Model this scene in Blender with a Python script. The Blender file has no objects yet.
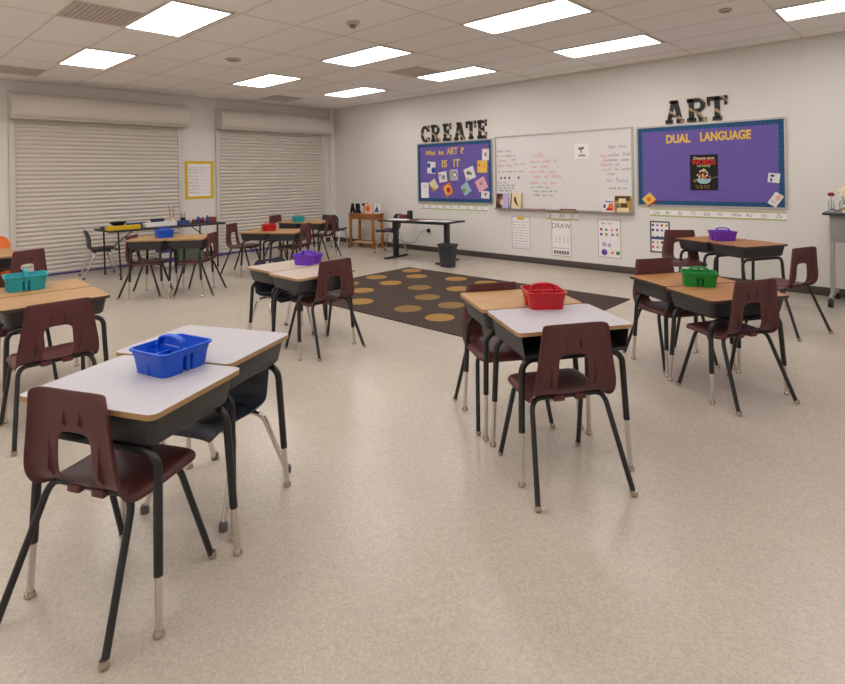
import bpy, bmesh, math, random
from mathutils import Vector, Matrix
random.seed(7)
S = bpy.context.scene
COL = S.collection
PI = math.pi
R = math.radians

# ------------------------------------------------------------------ materials
def srgb(r, g, b):
    f = lambda c: (c / 255 / 12.92) if c / 255 <= 0.04045 else ((c / 255 + 0.055) / 1.055) ** 2.4
    return (f(r), f(g), f(b), 1)

def mat(name, col, rough=0.5, metal=0.0, spec=0.5, noise=None, bump=None, emit=None, trans=0.0):
    m = bpy.data.materials.new(name); m.use_nodes = True
    nt = m.node_tree; b = nt.nodes['Principled BSDF']
    b.inputs['Base Color'].default_value = col
    b.inputs['Roughness'].default_value = rough
    b.inputs['Metallic'].default_value = metal
    b.inputs['Specular IOR Level'].default_value = spec
    if trans: b.inputs['Transmission Weight'].default_value = trans
    if emit:
        b.inputs['Emission Color'].default_value = col
        b.inputs['Emission Strength'].default_value = emit
    if noise or bump:
        tc = nt.nodes.new('ShaderNodeTexCoord')
    if noise:                       # (scale, amount, stretch xyz, detail)
        sc, amt, st = noise[:3]
        mp = nt.nodes.new('ShaderNodeMapping'); mp.inputs['Scale'].default_value = st
        nt.links.new(tc.outputs['Object'], mp.inputs['Vector'])
        n = nt.nodes.new('ShaderNodeTexNoise'); n.inputs['Scale'].default_value = sc; n.inputs['Detail'].default_value = 6
        nt.links.new(mp.outputs['Vector'], n.inputs['Vector'])
        cr = nt.nodes.new('ShaderNodeValToRGB')
        cr.color_ramp.elements[0].position = 0.35; cr.color_ramp.elements[1].position = 0.65
        c = col
        cr.color_ramp.elements[0].color = (c[0] * (1 - amt), c[1] * (1 - amt), c[2] * (1 - amt), 1)
        cr.color_ramp.elements[1].color = (min(1, c[0] * (1 + amt)), min(1, c[1] * (1 + amt)), min(1, c[2] * (1 + amt)), 1)
        nt.links.new(n.outputs['Fac'], cr.inputs['Fac'])
        nt.links.new(cr.outputs['Color'], b.inputs['Base Color'])
    if bump:                        # (scale, strength, distance)
        n2 = nt.nodes.new('ShaderNodeTexNoise'); n2.inputs['Scale'].default_value = bump[0]; n2.inputs['Detail'].default_value = 4
        nt.links.new(tc.outputs['Object'], n2.inputs['Vector'])
        bp = nt.nodes.new('ShaderNodeBump'); bp.inputs['Strength'].default_value = bump[1]; bp.inputs['Distance'].default_value = bump[2]
        nt.links.new(n2.outputs['Fac'], bp.inputs['Height'])
        nt.links.new(bp.outputs['Normal'], b.inputs['Normal'])
    return m

M = {}
M['wall'] = mat('wall_paint', srgb(230, 226, 222), 0.75, spec=0.25, bump=(60, 0.06, 0.004))
M['left_wall'] = M['wall']
M['ceiling'] = mat('ceiling_tile', srgb(248, 244, 241), 0.9, spec=0.1, noise=(90, 0.03, (1, 1, 1)), bump=(150, 0.1, 0.003))
M['grid'] = mat('ceiling_grid', srgb(226, 219, 213), 0.6, spec=0.2)
M['baseboard'] = mat('baseboard_rubber', srgb(78, 68, 64), 0.55)
M['shutter'] = mat('shutter_paint', srgb(214, 206, 198), 0.5, spec=0.3)
M['shutter_dark'] = mat('shutter_gap', srgb(120, 108, 98), 0.6)
M['tape'] = mat('purple_seal', srgb(78, 60, 135), 0.5)
M['black_metal'] = mat('black_powder_coat', srgb(33, 33, 36), 0.38, metal=0.0, spec=0.5, bump=(300, 0.05, 0.001))
M['box_metal'] = mat('charcoal_steel', srgb(50, 50, 54), 0.45, spec=0.5, bump=(250, 0.06, 0.001))
M['chrome'] = mat('chrome', srgb(215, 210, 205), 0.18, metal=1.0)
M['nickel'] = mat('nickel_glide', srgb(190, 178, 165), 0.25, metal=1.0)
M['maroon'] = mat('maroon_plastic', srgb(90, 48, 49), 0.42, spec=0.45, noise=(9, 0.06, (1, 1, 1)), bump=(350, 0.06, 0.001))
M['navy'] = mat('navy_plastic', srgb(46, 54, 72), 0.4, spec=0.5, bump=(350, 0.05, 0.001))
M['charcoal_plastic'] = mat('charcoal_plastic', srgb(52, 54, 62), 0.4, spec=0.5)
M['orange_plastic'] = mat('orange_plastic', srgb(228, 112, 28), 0.4)
M['boot'] = mat('grey_rubber', srgb(105, 102, 100), 0.7)
M['white_top'] = mat('white_laminate', srgb(184, 180, 187), 0.45, spec=0.4, noise=(70, 0.025, (1, 1, 1)))
M['edge_tan'] = mat('tan_edge_band', srgb(172, 136, 94), 0.5, noise=(30, 0.06, (1, 1, 1)))
M['edge_dark'] = mat('dark_edge_band', srgb(70, 58, 50), 0.5)
M['cream_top'] = mat('cream_laminate', srgb(190, 174, 160), 0.45)

def wood(name, c1, c2, scale=5, dist=2.5):
    m = bpy.data.materials.new(name); m.use_nodes = True
    nt = m.node_tree; b = nt.nodes['Principled BSDF']; b.inputs['Roughness'].default_value = 0.42
    tc = nt.nodes.new('ShaderNodeTexCoord'); mp = nt.nodes.new('ShaderNodeMapping')
    mp.inputs['Scale'].default_value = (1.2, 9, 9)
    nt.links.new(tc.outputs['Object'], mp.inputs['Vector'])
    n = nt.nodes.new('ShaderNodeTexNoise'); n.inputs['Scale'].default_value = scale; n.inputs['Detail'].default_value = 8; n.inputs['Distortion'].default_value = dist * 0.2
    nt.links.new(mp.outputs['Vector'], n.inputs['Vector'])
    cr = nt.nodes.new('ShaderNodeValToRGB'); cr.color_ramp.elements[0].position = 0.3; cr.color_ramp.elements[1].position = 0.7
    cr.color_ramp.elements[0].color = c1; cr.color_ramp.elements[1].color = c2
    nt.links.new(n.outputs['Fac'], cr.inputs['Fac']); nt.links.new(cr.outputs['Color'], b.inputs['Base Color'])
    return m
M['wood_top'] = wood('oak_laminate', srgb(168, 126, 80), srgb(186, 146, 98))
M['wood_top_dark'] = wood('honey_oak_laminate', srgb(164, 112, 66), srgb(184, 132, 84))
M['table_wood'] = wood('stained_pine', srgb(150, 92, 44), srgb(184, 120, 62))
M['shelf_wood'] = wood('pale_shelf_wood', srgb(190, 150, 110), srgb(212, 175, 135))

for n, c in dict(blue=(12, 82, 205), teal=(24, 156, 170), red=(190, 16, 30), purple=(112, 52, 192), green=(10, 138, 54)).items():
    M['tub_' + n] = mat(n + '_plastic', srgb(*c), 0.35, spec=0.5, noise=(14, 0.05, (1, 1, 1)), bump=(200, 0.03, 0.001))

def floor_mat():
    m = bpy.data.materials.new('speckled_floor_tile'); m.use_nodes = True
    nt = m.node_tree; b = nt.nodes['Principled BSDF']
    tc = nt.nodes.new('ShaderNodeTexCoord')
    def noise(sc, det):
        n = nt.nodes.new('ShaderNodeTexNoise'); n.inputs['Scale'].default_value = sc; n.inputs['Detail'].default_value = det
        nt.links.new(tc.outputs['Object'], n.inputs['Vector']); return n
    def ramp(n, p0, c0, p1, c1):
        r = nt.nodes.new('ShaderNodeValToRGB'); e = r.color_ramp.elements
        e[0].position = p0; e[0].color = c0; e[1].position = p1; e[1].color = c1
        nt.links.new(n.outputs['Fac'], r.inputs['Fac']); return r
    a = ramp(noise(0.7, 5), 0.3, srgb(190, 178, 165), 0.7, srgb(202, 191, 178))
    def chips(sc, lo, hi):          # small flakes of slightly different tone
        v = nt.nodes.new('ShaderNodeTexVoronoi'); v.inputs['Scale'].default_value = sc
        nt.links.new(tc.outputs['Object'], v.inputs['Vector'])
        sp = nt.nodes.new('ShaderNodeSeparateColor'); nt.links.new(v.outputs['Color'], sp.inputs['Color'])
        r = nt.nodes.new('ShaderNodeMapRange'); r.inputs['To Min'].default_value = lo; r.inputs['To Max'].default_value = hi
        nt.links.new(sp.outputs[0], r.inputs['Value']); return r
    def mul(c, r):
        x = nt.nodes.new('ShaderNodeVectorMath'); x.operation = 'SCALE'
        nt.links.new(c, x.inputs[0]); nt.links.new(r.outputs['Result'], x.inputs['Scale']); return x.outputs['Vector']
    c1 = mul(a.outputs['Color'], chips(130, 0.83, 1.0)); c2 = mul(c1, chips(45, 0.98, 1.02))
    nt.links.new(c2, b.inputs['Base Color'])
    b.inputs['Roughness'].default_value = 0.27
    b.inputs['Specular IOR Level'].default_value = 0.4
    bp = nt.nodes.new('ShaderNodeBump'); bp.inputs['Strength'].default_value = 0.04; bp.inputs['Distance'].default_value = 0.003
    n4 = noise(18, 3); nt.links.new(n4.outputs['Fac'], bp.inputs['Height']); nt.links.new(bp.outputs['Normal'], b.inputs['Normal'])
    return m
M['floor'] = floor_mat()
M['rug'] = mat('dark_brown_carpet', srgb(77, 67, 62), 0.95, spec=0.1, noise=(140, 0.22, (1, 1, 1)), bump=(400, 0.6, 0.004))
M['rug_dot'] = mat('gold_carpet_dot', srgb(160, 124, 74), 0.95, spec=0.1, noise=(140, 0.16, (1, 1, 1)), bump=(400, 0.6, 0.004))
M['rug_dot2'] = mat('olive_gold_carpet_dot', srgb(136, 110, 72), 0.95, spec=0.1, noise=(140, 0.16, (1, 1, 1)), bump=(400, 0.6, 0.004))
M['panel_light'] = mat('lamp_diffuser', (1, 0.965, 0.925, 1), 0.6, emit=8.8)
M['lamp_frame'] = mat('lamp_frame', srgb(210, 200, 190), 0.5)
M['vent'] = mat('vent_grey', srgb(206, 194, 185), 0.6)
M['vent_dark'] = mat('vent_dark', srgb(176, 163, 154), 0.8)
M['sensor'] = mat('sensor_plastic', srgb(190, 178, 168), 0.5)
M['sensor_dark'] = mat('sensor_lens', srgb(140, 128, 118), 0.4)
M['alu'] = mat('aluminium', srgb(190, 186, 182), 0.35, metal=0.7)
M['purple_paper'] = mat('purple_paper', srgb(112, 96, 172), 0.75, spec=0.2, noise=(3, 0.04, (1, 1, 6)), bump=(5, 0.3, 0.02))
M['teal_border'] = mat('blue_border_trim', srgb(8, 78, 124), 0.6, noise=(16, 0.06, (1, 1, 1)))
M['yellow_paper'] = mat('yellow_paper', srgb(236, 196, 84), 0.7)
M['whiteboard'] = mat('whiteboard_enamel', srgb(232, 228, 228), 0.22, spec=0.5)
M['paper'] = mat('white_paper', srgb(244, 240, 240), 0.8, spec=0.2)
M['ink'] = mat('black_ink', srgb(60, 56, 60), 0.7, spec=0.2)
M['ink_grey'] = mat('grey_marker', srgb(140, 138, 142), 0.6, spec=0.2)
M['ink_red'] = mat('red_marker', srgb(224, 146, 136), 0.6, spec=0.2)
M['ink_blue'] = mat('blue_marker', srgb(132, 144, 176), 0.6, spec=0.2)
M['ink_green'] = mat('green_marker', srgb(132, 160, 146), 0.6, spec=0.2)
def flat(name, r, g, b, rough=0.6): 
    if name not in M: M[name] = mat(name, srgb(r, g, b), rough, spec=0.3)
    return M[name]
flat('black', 26, 25, 27); flat('black_plastic', 40, 42, 46, 0.45); flat('orange', 232, 120, 48); flat('pink', 232, 176, 186)
flat('tan', 214, 190, 160); flat('cream', 232, 216, 176); flat('sky', 160, 196, 206); flat('olive', 150, 160, 92)
flat('royal', 34, 78, 170); flat('grey', 150, 146, 148); flat('dark_brown', 74, 52, 40); flat('mid_brown', 140, 96, 70)
flat('red', 205, 40, 44); flat('lime', 176, 190, 110); flat('violet', 104, 70, 170); flat('pale_violet', 190, 180, 215)
flat('teal_ink', 30, 140, 160); flat('green_ink', 60, 140, 80); flat('magenta', 190, 60, 120); flat('gold', 190, 150, 70)
flat('blush', 230, 190, 175); flat('lead', 110, 108, 112); flat('maroon_box', 120, 58, 64); flat('yellow', 222, 184, 30)
flat('soft_yellow', 236, 226, 120); flat('white', 232, 230, 228); flat('lavender', 150, 140, 200); flat('steel_grey', 128, 126, 132)
flat('denim', 66, 80, 130); flat('dark_navy', 40, 46, 70); flat('rose', 140, 24, 44); flat('stem_green', 70, 100, 50)
flat('panel_grey', 150, 147, 149); flat('petal', 238, 228, 200); flat('sage', 112, 124, 104)
M['glass'] = mat('clear_glass', (0.9, 0.93, 0.92, 1), 0.05, trans=1.0)

def letter_mat():       # black card printed with thin tan slashes
    m = bpy.data.materials.new('black_card_with_tan_slashes'); m.use_nodes = True
    nt = m.node_tree; b = nt.nodes['Principled BSDF']; b.inputs['Roughness'].default_value = 0.6
    tc = nt.nodes.new('ShaderNodeTexCoord'); mp = nt.nodes.new('ShaderNodeMapping')
    mp.inputs['Rotation'].default_value = (0, R(52), 0)
    nt.links.new(tc.outputs['Object'], mp.inputs['Vector'])
    w = nt.nodes.new('ShaderNodeTexWave'); w.bands_direction = 'X'; w.inputs['Scale'].default_value = 1.7
    w.inputs['Distortion'].default_value = 3.0; w.inputs['Detail'].default_value = 1.0; w.inputs['Detail Scale'].default_value = 1.6
    nt.links.new(mp.outputs['Vector'], w.inputs['Vector'])
    cr = nt.nodes.new('ShaderNodeValToRGB'); e = cr.color_ramp.elements
    e[0].position = 0.90; e[0].color = srgb(40, 38, 40); e[1].position = 0.93; e[1].color = srgb(178, 150, 120)
    nt.links.new(w.outputs['Fac'], cr.inputs['Fac']); nt.links.new(cr.outputs['Color'], b.inputs['Base Color'])
    return m
M['letter'] = letter_mat()

# ------------------------------------------------------------------ mesh builder
class MB:
    def __init__(self): self.v = []; self.f = []; self.m = []
    def add(self, vs, fs, mi=0, mx=None):
        o = len(self.v)
        self.v += [tuple(mx @ Vector(p)) for p in vs] if mx is not None else [tuple(p) for p in vs]
        self.f += [tuple(i + o for i in f) for f in fs]
        self.m += [mi] * len(fs)
        return self
    def box(self, x0, x1, y0, y1, z0, z1, mi=0, mx=None, taper=None):
        tx, ty = taper or (0, 0)       # bottom inset
        vs = [(x0 + tx, y0 + ty, z0), (x1 - tx, y0 + ty, z0), (x1 - tx, y1 - ty, z0), (x0 + tx, y1 - ty, z0),
              (x0, y0, z1), (x1, y0, z1), (x1, y1, z1), (x0, y1, z1)]
        return self.add(vs, [(3, 2, 1, 0), (4, 5, 6, 7), (0, 1, 5, 4), (1, 2, 6, 5), (2, 3, 7, 6), (3, 0, 4, 7)], mi, mx)
    def prism(self, poly, d0, d1, axis='z', mi=0, side=None, mx=None):
        n = len(poly)
        def P(a, b, d): return (a, b, d) if axis == 'z' else ((a, d, b) if axis == 'y' else (d, a, b))
        vs = [P(a, b, d0) for a, b in poly] + [P(a, b, d1) for a, b in poly]
        area = sum(poly[i][0] * poly[(i + 1) % n][1] - poly[(i + 1) % n][0] * poly[i][1] for i in range(n))
        lo = list(range(n)); hi = [n + i for i in range(n)]
        caps = [tuple(reversed(lo)), tuple(hi)]
        sides = [(i, (i + 1) % n, n + (i + 1) % n, n + i) for i in range(n)]
        flip = (area < 0) ^ (axis == 'y') ^ (d1 < d0)
        if flip:
            caps = [tuple(reversed(c)) for c in caps]; sides = [tuple(reversed(c)) for c in sides]
        self.add(vs, caps, mi, mx); o = len(self.v) - 2 * n
        self.f += [tuple(i + o for i in s) for s in sides]; self.m += [mi if side is None else side] * n
        return self
    def tube(self, pts, r, seg=10, mi=0, mx=None, cap=True):
        pts = [Vector(p) for p in pts]; n = len(pts)
        rs = r if isinstance(r, (list, tuple)) else [r] * n
        vs = []; t0 = (pts[1] - pts[0]).normalized()
        up = Vector((0, 0, 1)) if abs(t0.z) < 0.9 else Vector((1, 0, 0))
        a = t0.cross(up).normalized()
        for i in range(n):
            t = (pts[min(i + 1, n - 1)] - pts[max(i - 1, 0)]).normalized()
            a = (a - t * a.dot(t)).normalized(); b = t.cross(a)
            for k in range(seg):
                w = 2 * PI * k / seg
                vs.append(pts[i] + (a * math.cos(w) + b * math.sin(w)) * rs[i])
        fs = [(i * seg + k, i * seg + (k + 1) % seg, (i + 1) * seg + (k + 1) % seg, (i + 1) * seg + k) for i in range(n - 1) for k in range(seg)]
        if cap:
            fs += [tuple(reversed(range(seg))), tuple((n - 1) * seg + k for k in range(seg))]
        return self.add(vs, fs, mi, mx)
    def lathe(self, prof, seg=20, c=(0, 0, 0), mi=0, mx=None):
        vs = []; n = len(prof)
        for r, z in prof:
            for k in range(seg):
                w = 2 * PI * k / seg; vs.append((c[0] + r * math.cos(w), c[1] + r * math.sin(w), c[2] + z))
        fs = [(i * seg + k, i * seg + (k + 1) % seg, (i + 1) * seg + (k + 1) % seg, (i + 1) * seg + k) for i in range(n - 1) for k in range(seg)]
        fs += [tuple(reversed(range(seg))), tuple((n - 1) * seg + k for k in range(seg))]
        return self.add(vs, fs, mi, mx)
    def ball(self, c, r, seg=12, mi=0, sq=(1, 1, 1)):
        vs = []; n = seg // 2
        for i in range(1, n):
            th = PI * i / n
            for k in range(seg):
                w = 2 * PI * k / seg
                vs.append((c[0] + sq[0] * r * math.sin(th) * math.cos(w), c[1] + sq[1] * r * math.sin(th) * math.sin(w), c[2] - sq[2] * r * math.cos(th)))
        fs = [(i * seg + k, i * seg + (k + 1) % seg, (i + 1) * seg + (k + 1) % seg, (i + 1) * seg + k) for i in range(n - 2) for k in range(seg)]
        b = len(vs); vs += [(c[0], c[1], c[2] - r * sq[2]), (c[0], c[1], c[2] + r * sq[2])]
        fs += [(b, (k + 1) % seg, k) for k in range(seg)] + [(b + 1, (n - 2) * seg + k, (n - 2) * seg + (k + 1) % seg) for k in range(seg)]
        return self.add(vs, fs, mi)
    def mesh(self, name, mats, bevel=0, smooth=35, seg=2):
        me = bpy.data.meshes.new(name); me.from_pydata(self.v, [], self.f)
        for m in (mats if isinstance(mats, (list, tuple)) else [mats]): me.materials.append(M[m] if isinstance(m, str) else m)
        me.polygons.foreach_set('material_index', self.m)
        if bevel:
            bm = bmesh.new(); bm.from_mesh(me)
            es = [e for e in bm.edges if len(e.link_faces) == 2 and e.calc_face_angle(0) > R(30)]
            bmesh.ops.bevel(bm, geom=es, offset=bevel, segments=seg, affect='EDGES', profile=0.5, clamp_overlap=True)
            bm.to_mesh(me); bm.free()
        if smooth:
            me.polygons.foreach_set('use_smooth', [True] * len(me.polygons)); me.set_sharp_from_angle(angle=R(smooth))
        me.update(); return me
    def build(self, name, mats, parent=None, loc=(0, 0, 0), rz=0, **k):
        o = bpy.data.objects.new(name, self.mesh(name, mats, **k)); COL.objects.link(o)
        o.location = loc; o.rotation_euler = (0, 0, rz)
        if parent is not None: o.parent = parent
        return o

def tag(o, label=None, cat=None, group=None, kind=None):
    if label: o['label'] = label
    if cat: o['category'] = cat
    if group: o['group'] = group
    if kind: o['kind'] = kind
    return o
def empty(name, loc=(0, 0, 0), rz=0):
    o = bpy.data.objects.new(name, None); COL.objects.link(o); o.location = loc; o.rotation_euler = (0, 0, rz); o.empty_display_size = 0.1
    return o
def copy_tree(o, parent=None):
    c = o.copy(); COL.objects.link(c); c.parent = parent
    for ch in list(o.children): copy_tree(ch, c)
    return c
def struct(name, mb, m, **k): return tag(mb.build(name, m, **k), kind='structure')
_proto = {}
def instance(key, builder):
    """first call builds the thing, later calls copy it with its parts"""
    if key not in _proto: _proto[key] = builder(); return _proto[key]
    return copy_tree(_proto[key])
def place(o, x, y, z, deg): o.location = (x, y, z); o.rotation_euler = (0, 0, R(deg)); return o

def text_geo(mb, s, size, x=0, z=0, depth=0.004, y=0, bold=0.0, mi=0, align='LEFT', sx=1.0, shear=0):
    """lettering standing in the xz plane, its back at y and its face at y-depth"""
    cu = bpy.data.curves.new('t', 'FONT'); cu.body = s; cu.size = size; cu.offset = bold; cu.align_x = align; cu.shear = shear
    cu.resolution_u = 3; cu.extrude = depth / 2
    ob = bpy.data.objects.new('t', cu); COL.objects.link(ob)
    me = bpy.data.meshes.new_from_object(ob)
    vs = [(x + v.co.x * sx, y - depth / 2 - v.co.z, z + v.co.y) for v in me.vertices]
    fs = [tuple(p.vertices) for p in me.polygons]
    mb.add(vs, fs, mi)
    bpy.data.objects.remove(ob); bpy.data.curves.remove(cu); bpy.data.meshes.remove(me)
    return mb
def text_width(s, size):
    mb = MB(); text_geo(mb, s, size); xs = [v[0] for v in mb.v]; return min(xs), max(xs)

def ribbon(mb, pts, w, y, mi=0, t=0.0006):
    """thin marker stroke in the xz plane"""
    for (a, b), (c, d) in zip(pts, pts[1:]):
        dx, dz = c - a, d - b; L = math.hypot(dx, dz) or 1e-6
        nx, nz = -dz / L * w / 2, dx / L * w / 2
        mb.prism([(a + nx, b + nz), (c + nx, d + nz), (c - nx, d - nz), (a - nx, b - nz)], y, y - t, 'y', mi)
def scribble(mb, x0, x1, z, h, w, y, mi=0, rnd=random):
    """one line of illegible handwriting: words of zigzag strokes"""
    x = x0
    while x < x1 - h:
        n = rnd.randint(3, 7); pts = []
        for i in range(n * 2):
            if x > x1: break
            top = h * (1.0 if rnd.random() < 0.2 else 0.6)
            pts.append((x, z + (top if i % 2 else 0) + rnd.uniform(-.1, .1) * h)); x += h * rnd.uniform(0.18, 0.34)
        if len(pts) > 1: ribbon(mb, pts, w, y, mi)
        x += h * 0.7

# ------------------------------------------------------------------ room shell
RX, RY, H = 12.3, -10.4, 3.06
struct('floor', MB().box(-0.15, RX + .15, RY - .15, 0.15, -0.1, 0), 'floor')
struct('ceiling', MB().box(-0.15, RX + .15, RY - .15, 0.15, H, H + 0.1), 'ceiling')
struct('wall_right', MB().box(-0.15, RX + .15, 0, 0.15, 0, H), 'wall')
struct('wall_left', MB().box(-0.15, 0, RY - .15, 0, 0, H), 'wall')
struct('wall_back', MB().box(-0.15, RX + .15, RY - .15, RY, 0, H), 'wall')
struct('wall_far', MB().box(RX, RX + .15, RY, 0, 0, H), 'wall')
struct('trim_1', MB().box(0, 0.07, -0.11, 0, 0, H), 'wall')
g = MB()
x = 0.615
while x < RX: g.box(x - .010, x + .010, RY, 0, H - .003, H + .001); x += 1.22
y = -0.395
while y > RY: g.box(0, RX, y - .010, y + .010, H - .003, H + .001); y -= 0.61
g.box(0, RX, -.022, 0, H - .02, H); g.box(0, .022, RY, 0, H - .02, H)
struct('trim_2', g, 'grid', smooth=0)
struct('baseboard_right', MB().box(0.07, RX, -0.012, 0, 0, 0.10), 'baseboard', bevel=.003)
b = MB(); b.box(0, 0.012, -0.3, -0.11, 0, .10); b.box(0, .012, -3.46, -2.92, 0, .10); b.box(0, .012, RY, -6.2, 0, .10)
struct('baseboard_left', b, 'baseboard')

# ceiling lamps
def make_lamp():
    t = empty('ceiling_light')
    f = MB()
    f.box(-.605, .605, -.30, -.27, -.012, 0); f.box(-.605, .605, .27, .30, -.012, 0)
    f.box(-.605, -.575, -.27, .27, -.012, 0); f.box(.575, .605, -.27, .27, -.012, 0)
    f.build('frame', 'lamp_frame', t, smooth=0)
    MB().box(-.575, .575, -.27, .27, -.008, -.004).build('diffuser', 'panel_light', t, smooth=0)
    return t
lamps = {(0, 0): 'smallest lit ceiling panel, nearest the far corner of the room',
         (1, 0): 'lit ceiling panel nearest the wall letters spelling CREATE',
         (2, 0): 'lit ceiling panel nearest the wall letters spelling ART',
         (3, 0): 'lit ceiling panel cut by the right edge of the photo',
         (0, 1): 'lit ceiling panel between the round ceiling speaker and the far corner',
         (1, 1): 'lit ceiling panel in the middle of the ceiling, just beyond the small occupancy sensor',
         (2, 1): 'large lit ceiling panel at the top of the photo right of centre',
         (0, 2): 'lit ceiling panel closest to the left shutter hood',
         (1, 2): 'large lit ceiling panel at the top left beside the grey air vent',
         }
for j, yy in enumerate((-1.335, -3.175, -5.625, -7.46, -9.3)):
    for i, xx in enumerate((2.43, 4.87, 7.31, 9.75)):
        o = instance('lamp', make_lamp); place(o, xx, yy, H, 0)
        tag(o, lamps.get((i, j), 'lit ceiling panel above or behind the camera, out of the photo'), 'ceiling light', 'lit ceiling panels')

def make_vent():
    t = empty('ceiling_vent')
    MB().box(-.285, .285, -.285, .285, -.006, -.002).build('backing', 'vent_dark', t, smooth=0)
    f = MB()
    for s in (-1, 1):
        f.box(-.30, .30, s * .30 - (.02 if s > 0 else 0), s * .30 + (0 if s > 0 else .02), -.012, 0)
        f.box(s * .30 - (.02 if s > 0 else 0), s * .30 + (0 if s > 0 else .02), -.28, .28, -.012, 0)
    f.build('frame', 'vent', t, smooth=0)
    l = MB()
    for k in range(13):
        yy = -.26 + k * .0435; l.box(-.28, .28, yy - .016, yy + .012, -.011, -.006)
    l.build('louver', 'vent', t, smooth=0)
    return t
for x, y, lab in ((4.585, -6.2, 'grey air vent beside the large ceiling panel at the top left'),
                  (.92, -6.2, 'grey air vent next to the left wall above the left shutter hood'),
                  (4.585, -1.92, 'grey air vent beside the lit panel near the CREATE letters'),
                  (.92, -1.92, 'grey air vent in the far corner above the right-hand shutter hood')):
    tag(place(instance('vent', make_vent), x, y, H, 0), lab, 'vent', 'ceiling air vents')

def disc_sensor(name, x, y, r, h, lab, cat, eye=False):
    t = empty(name, (x, y, H))
    MB().lathe([(r, 0), (r, -h * .6), (r * .8, -h), (0.002, -h)][::-1], 24).build('housing', 'sensor', t)
    if eye: MB().lathe([(.012, -h - .034), (.028, -h - .03), (.034, -h - .018), (.03, -h)], 16).build('lens', 'sensor_dark', t)
    else: MB().lathe([(.002, -h - .003), (r * .72, -h - .003), (r * .72, -h + .002)], 24).build('grille', 'sensor_dark', t)
    tag(t, lab, cat)
disc_sensor('ceiling_speaker', 3.59, -4.35, .10, .022, 'small round ceiling speaker left of the middle lit panel', 'speaker')
disc_sensor('occupancy_sensor', 6.0, -4.32, .07, .03, 'small round sensor with a dark eye on the ceiling in the top middle', 'sensor', True)
disc_sensor('smoke_detector', 8.82, -1.97, .06, .022, 'small round detector on the ceiling beside the panel cut by the right edge', 'smoke detector')

# roller shutters on the left wall
def shutter(ya, yb, lab):
    w = yb - ya
    t = empty('roller_shutter', (0, (ya + yb) / 2, 0)); hw = w / 2
    c = MB(); prof = []; n = 36; p = 2.45 / n
    for k in range(n):
        z = .02 + k * p
        prof += [(.016, z), (.030, z + p * .12), (.040, z + p * .45), (.034, z + p * .8), (.016, z + p * .93)]
    vs = [(a, s * hw, z) for a, z in prof for s in (-1, 1)]
    fs = [(2 * i, 2 * i + 1, 2 * i + 3, 2 * i + 2) for i in range(len(prof) - 1)]
    c.add(vs, fs)
    c.build('curtain', 'shutter', t, smooth=50)
    MB().box(.005, .05, -hw, hw, 0, .022).build('bottom_seal', 'tape', t)
    for s in (-1, 1):
        MB().box(0.0, .055, *sorted((s * hw, s * (hw + .075))), 0, 2.5).build('guide_rail', 'shutter', t, bevel=.004)
    h = MB(); pr = [(0, 2.47), (.24, 2.47), (.285, 2.485), (.315, 2.53), (.325, 2.60), (.315, 2.69), (.285, 2.76), (.24, 2.815), (.16, 2.86), (0, 2.88)]
    h.prism([(a, z) for a, z in pr], -hw - .04, hw + .12, 'y')
    h.build('hood', 'shutter', t, smooth=40)
    MB().box(0, .27, -hw - .075, hw + .14, 2.455, 2.472).build('hood_lip', 'shutter', t, bevel=.003)
    MB().prism([(a * 1.04, 2.675 + (z - 2.675) * 1.05) for a, z in pr], -hw - .075, -hw - .04, 'y').build('hood_end_cap', 'shutter', t, smooth=40)
    tag(t, lab, 'roller shutter', 'roller shutters on the left wall')
shutter(-6.07, -3.60, 'wide beige roller shutter left of the yellow-framed calendar')
shutter(-2.79, -0.345, 'beige roller shutter right of the yellow-framed calendar, next to the far corner')

# light switch plate
t = empty('wall_switch', (0, -.2, 1.44), R(90))
MB().box(-.06, .06, -.008, 0, -.06, .06).build('plate', 'white', t, bevel=.002)
for s in (-1, 1): MB().box(s * .026 - .012, s * .026 + .012, -.013, -.006, -.022, .022).build('rocker', 'white', t, bevel=.001)
tag(t, 'beige double switch plate on the wall between the shutter and the far corner', 'light switch')

# yellow framed calendar
t = empty('calendar_sheet', (0, -3.185, 1.475), R(90))
MB().box(-.245, .245, -.004, 0, -.33, .33).build('sheet', 'paper', t, smooth=0)
f = MB(); f.box(-.275, .275, -.007, 0, .31, .36); f.box(-.275, .275, -.007, 0, -.36, -.31); f.box(-.275, -.222, -.007, 0, -.31, .31); f.box(.222, .275, -.007, 0, -.31, .31)
f.build('border', 'yellow', t, smooth=0)
k = MB()
for i in range(8): k.box(-.2 + i * .057, -.199 + i * .057 + .001, -.0046, -.003, -.25, .12)
for i in range(7): k.box(-.2, .2, -.0046, -.003, -.25 + i * .062, -.248 + i * .062)
for i in range(8): scribble(k, -.2, -.02, -.24 + i * .062, .022, .003, -.004)
for i in range(3): scribble(k, -.2, .2, .16 + i * .04, .022, .003, -.004)
k.build('printed_grid', 'ink_grey', t, smooth=0)
tag(t, 'white printed calendar sheet in a bright yellow border between the shutters', 'calendar')

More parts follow.
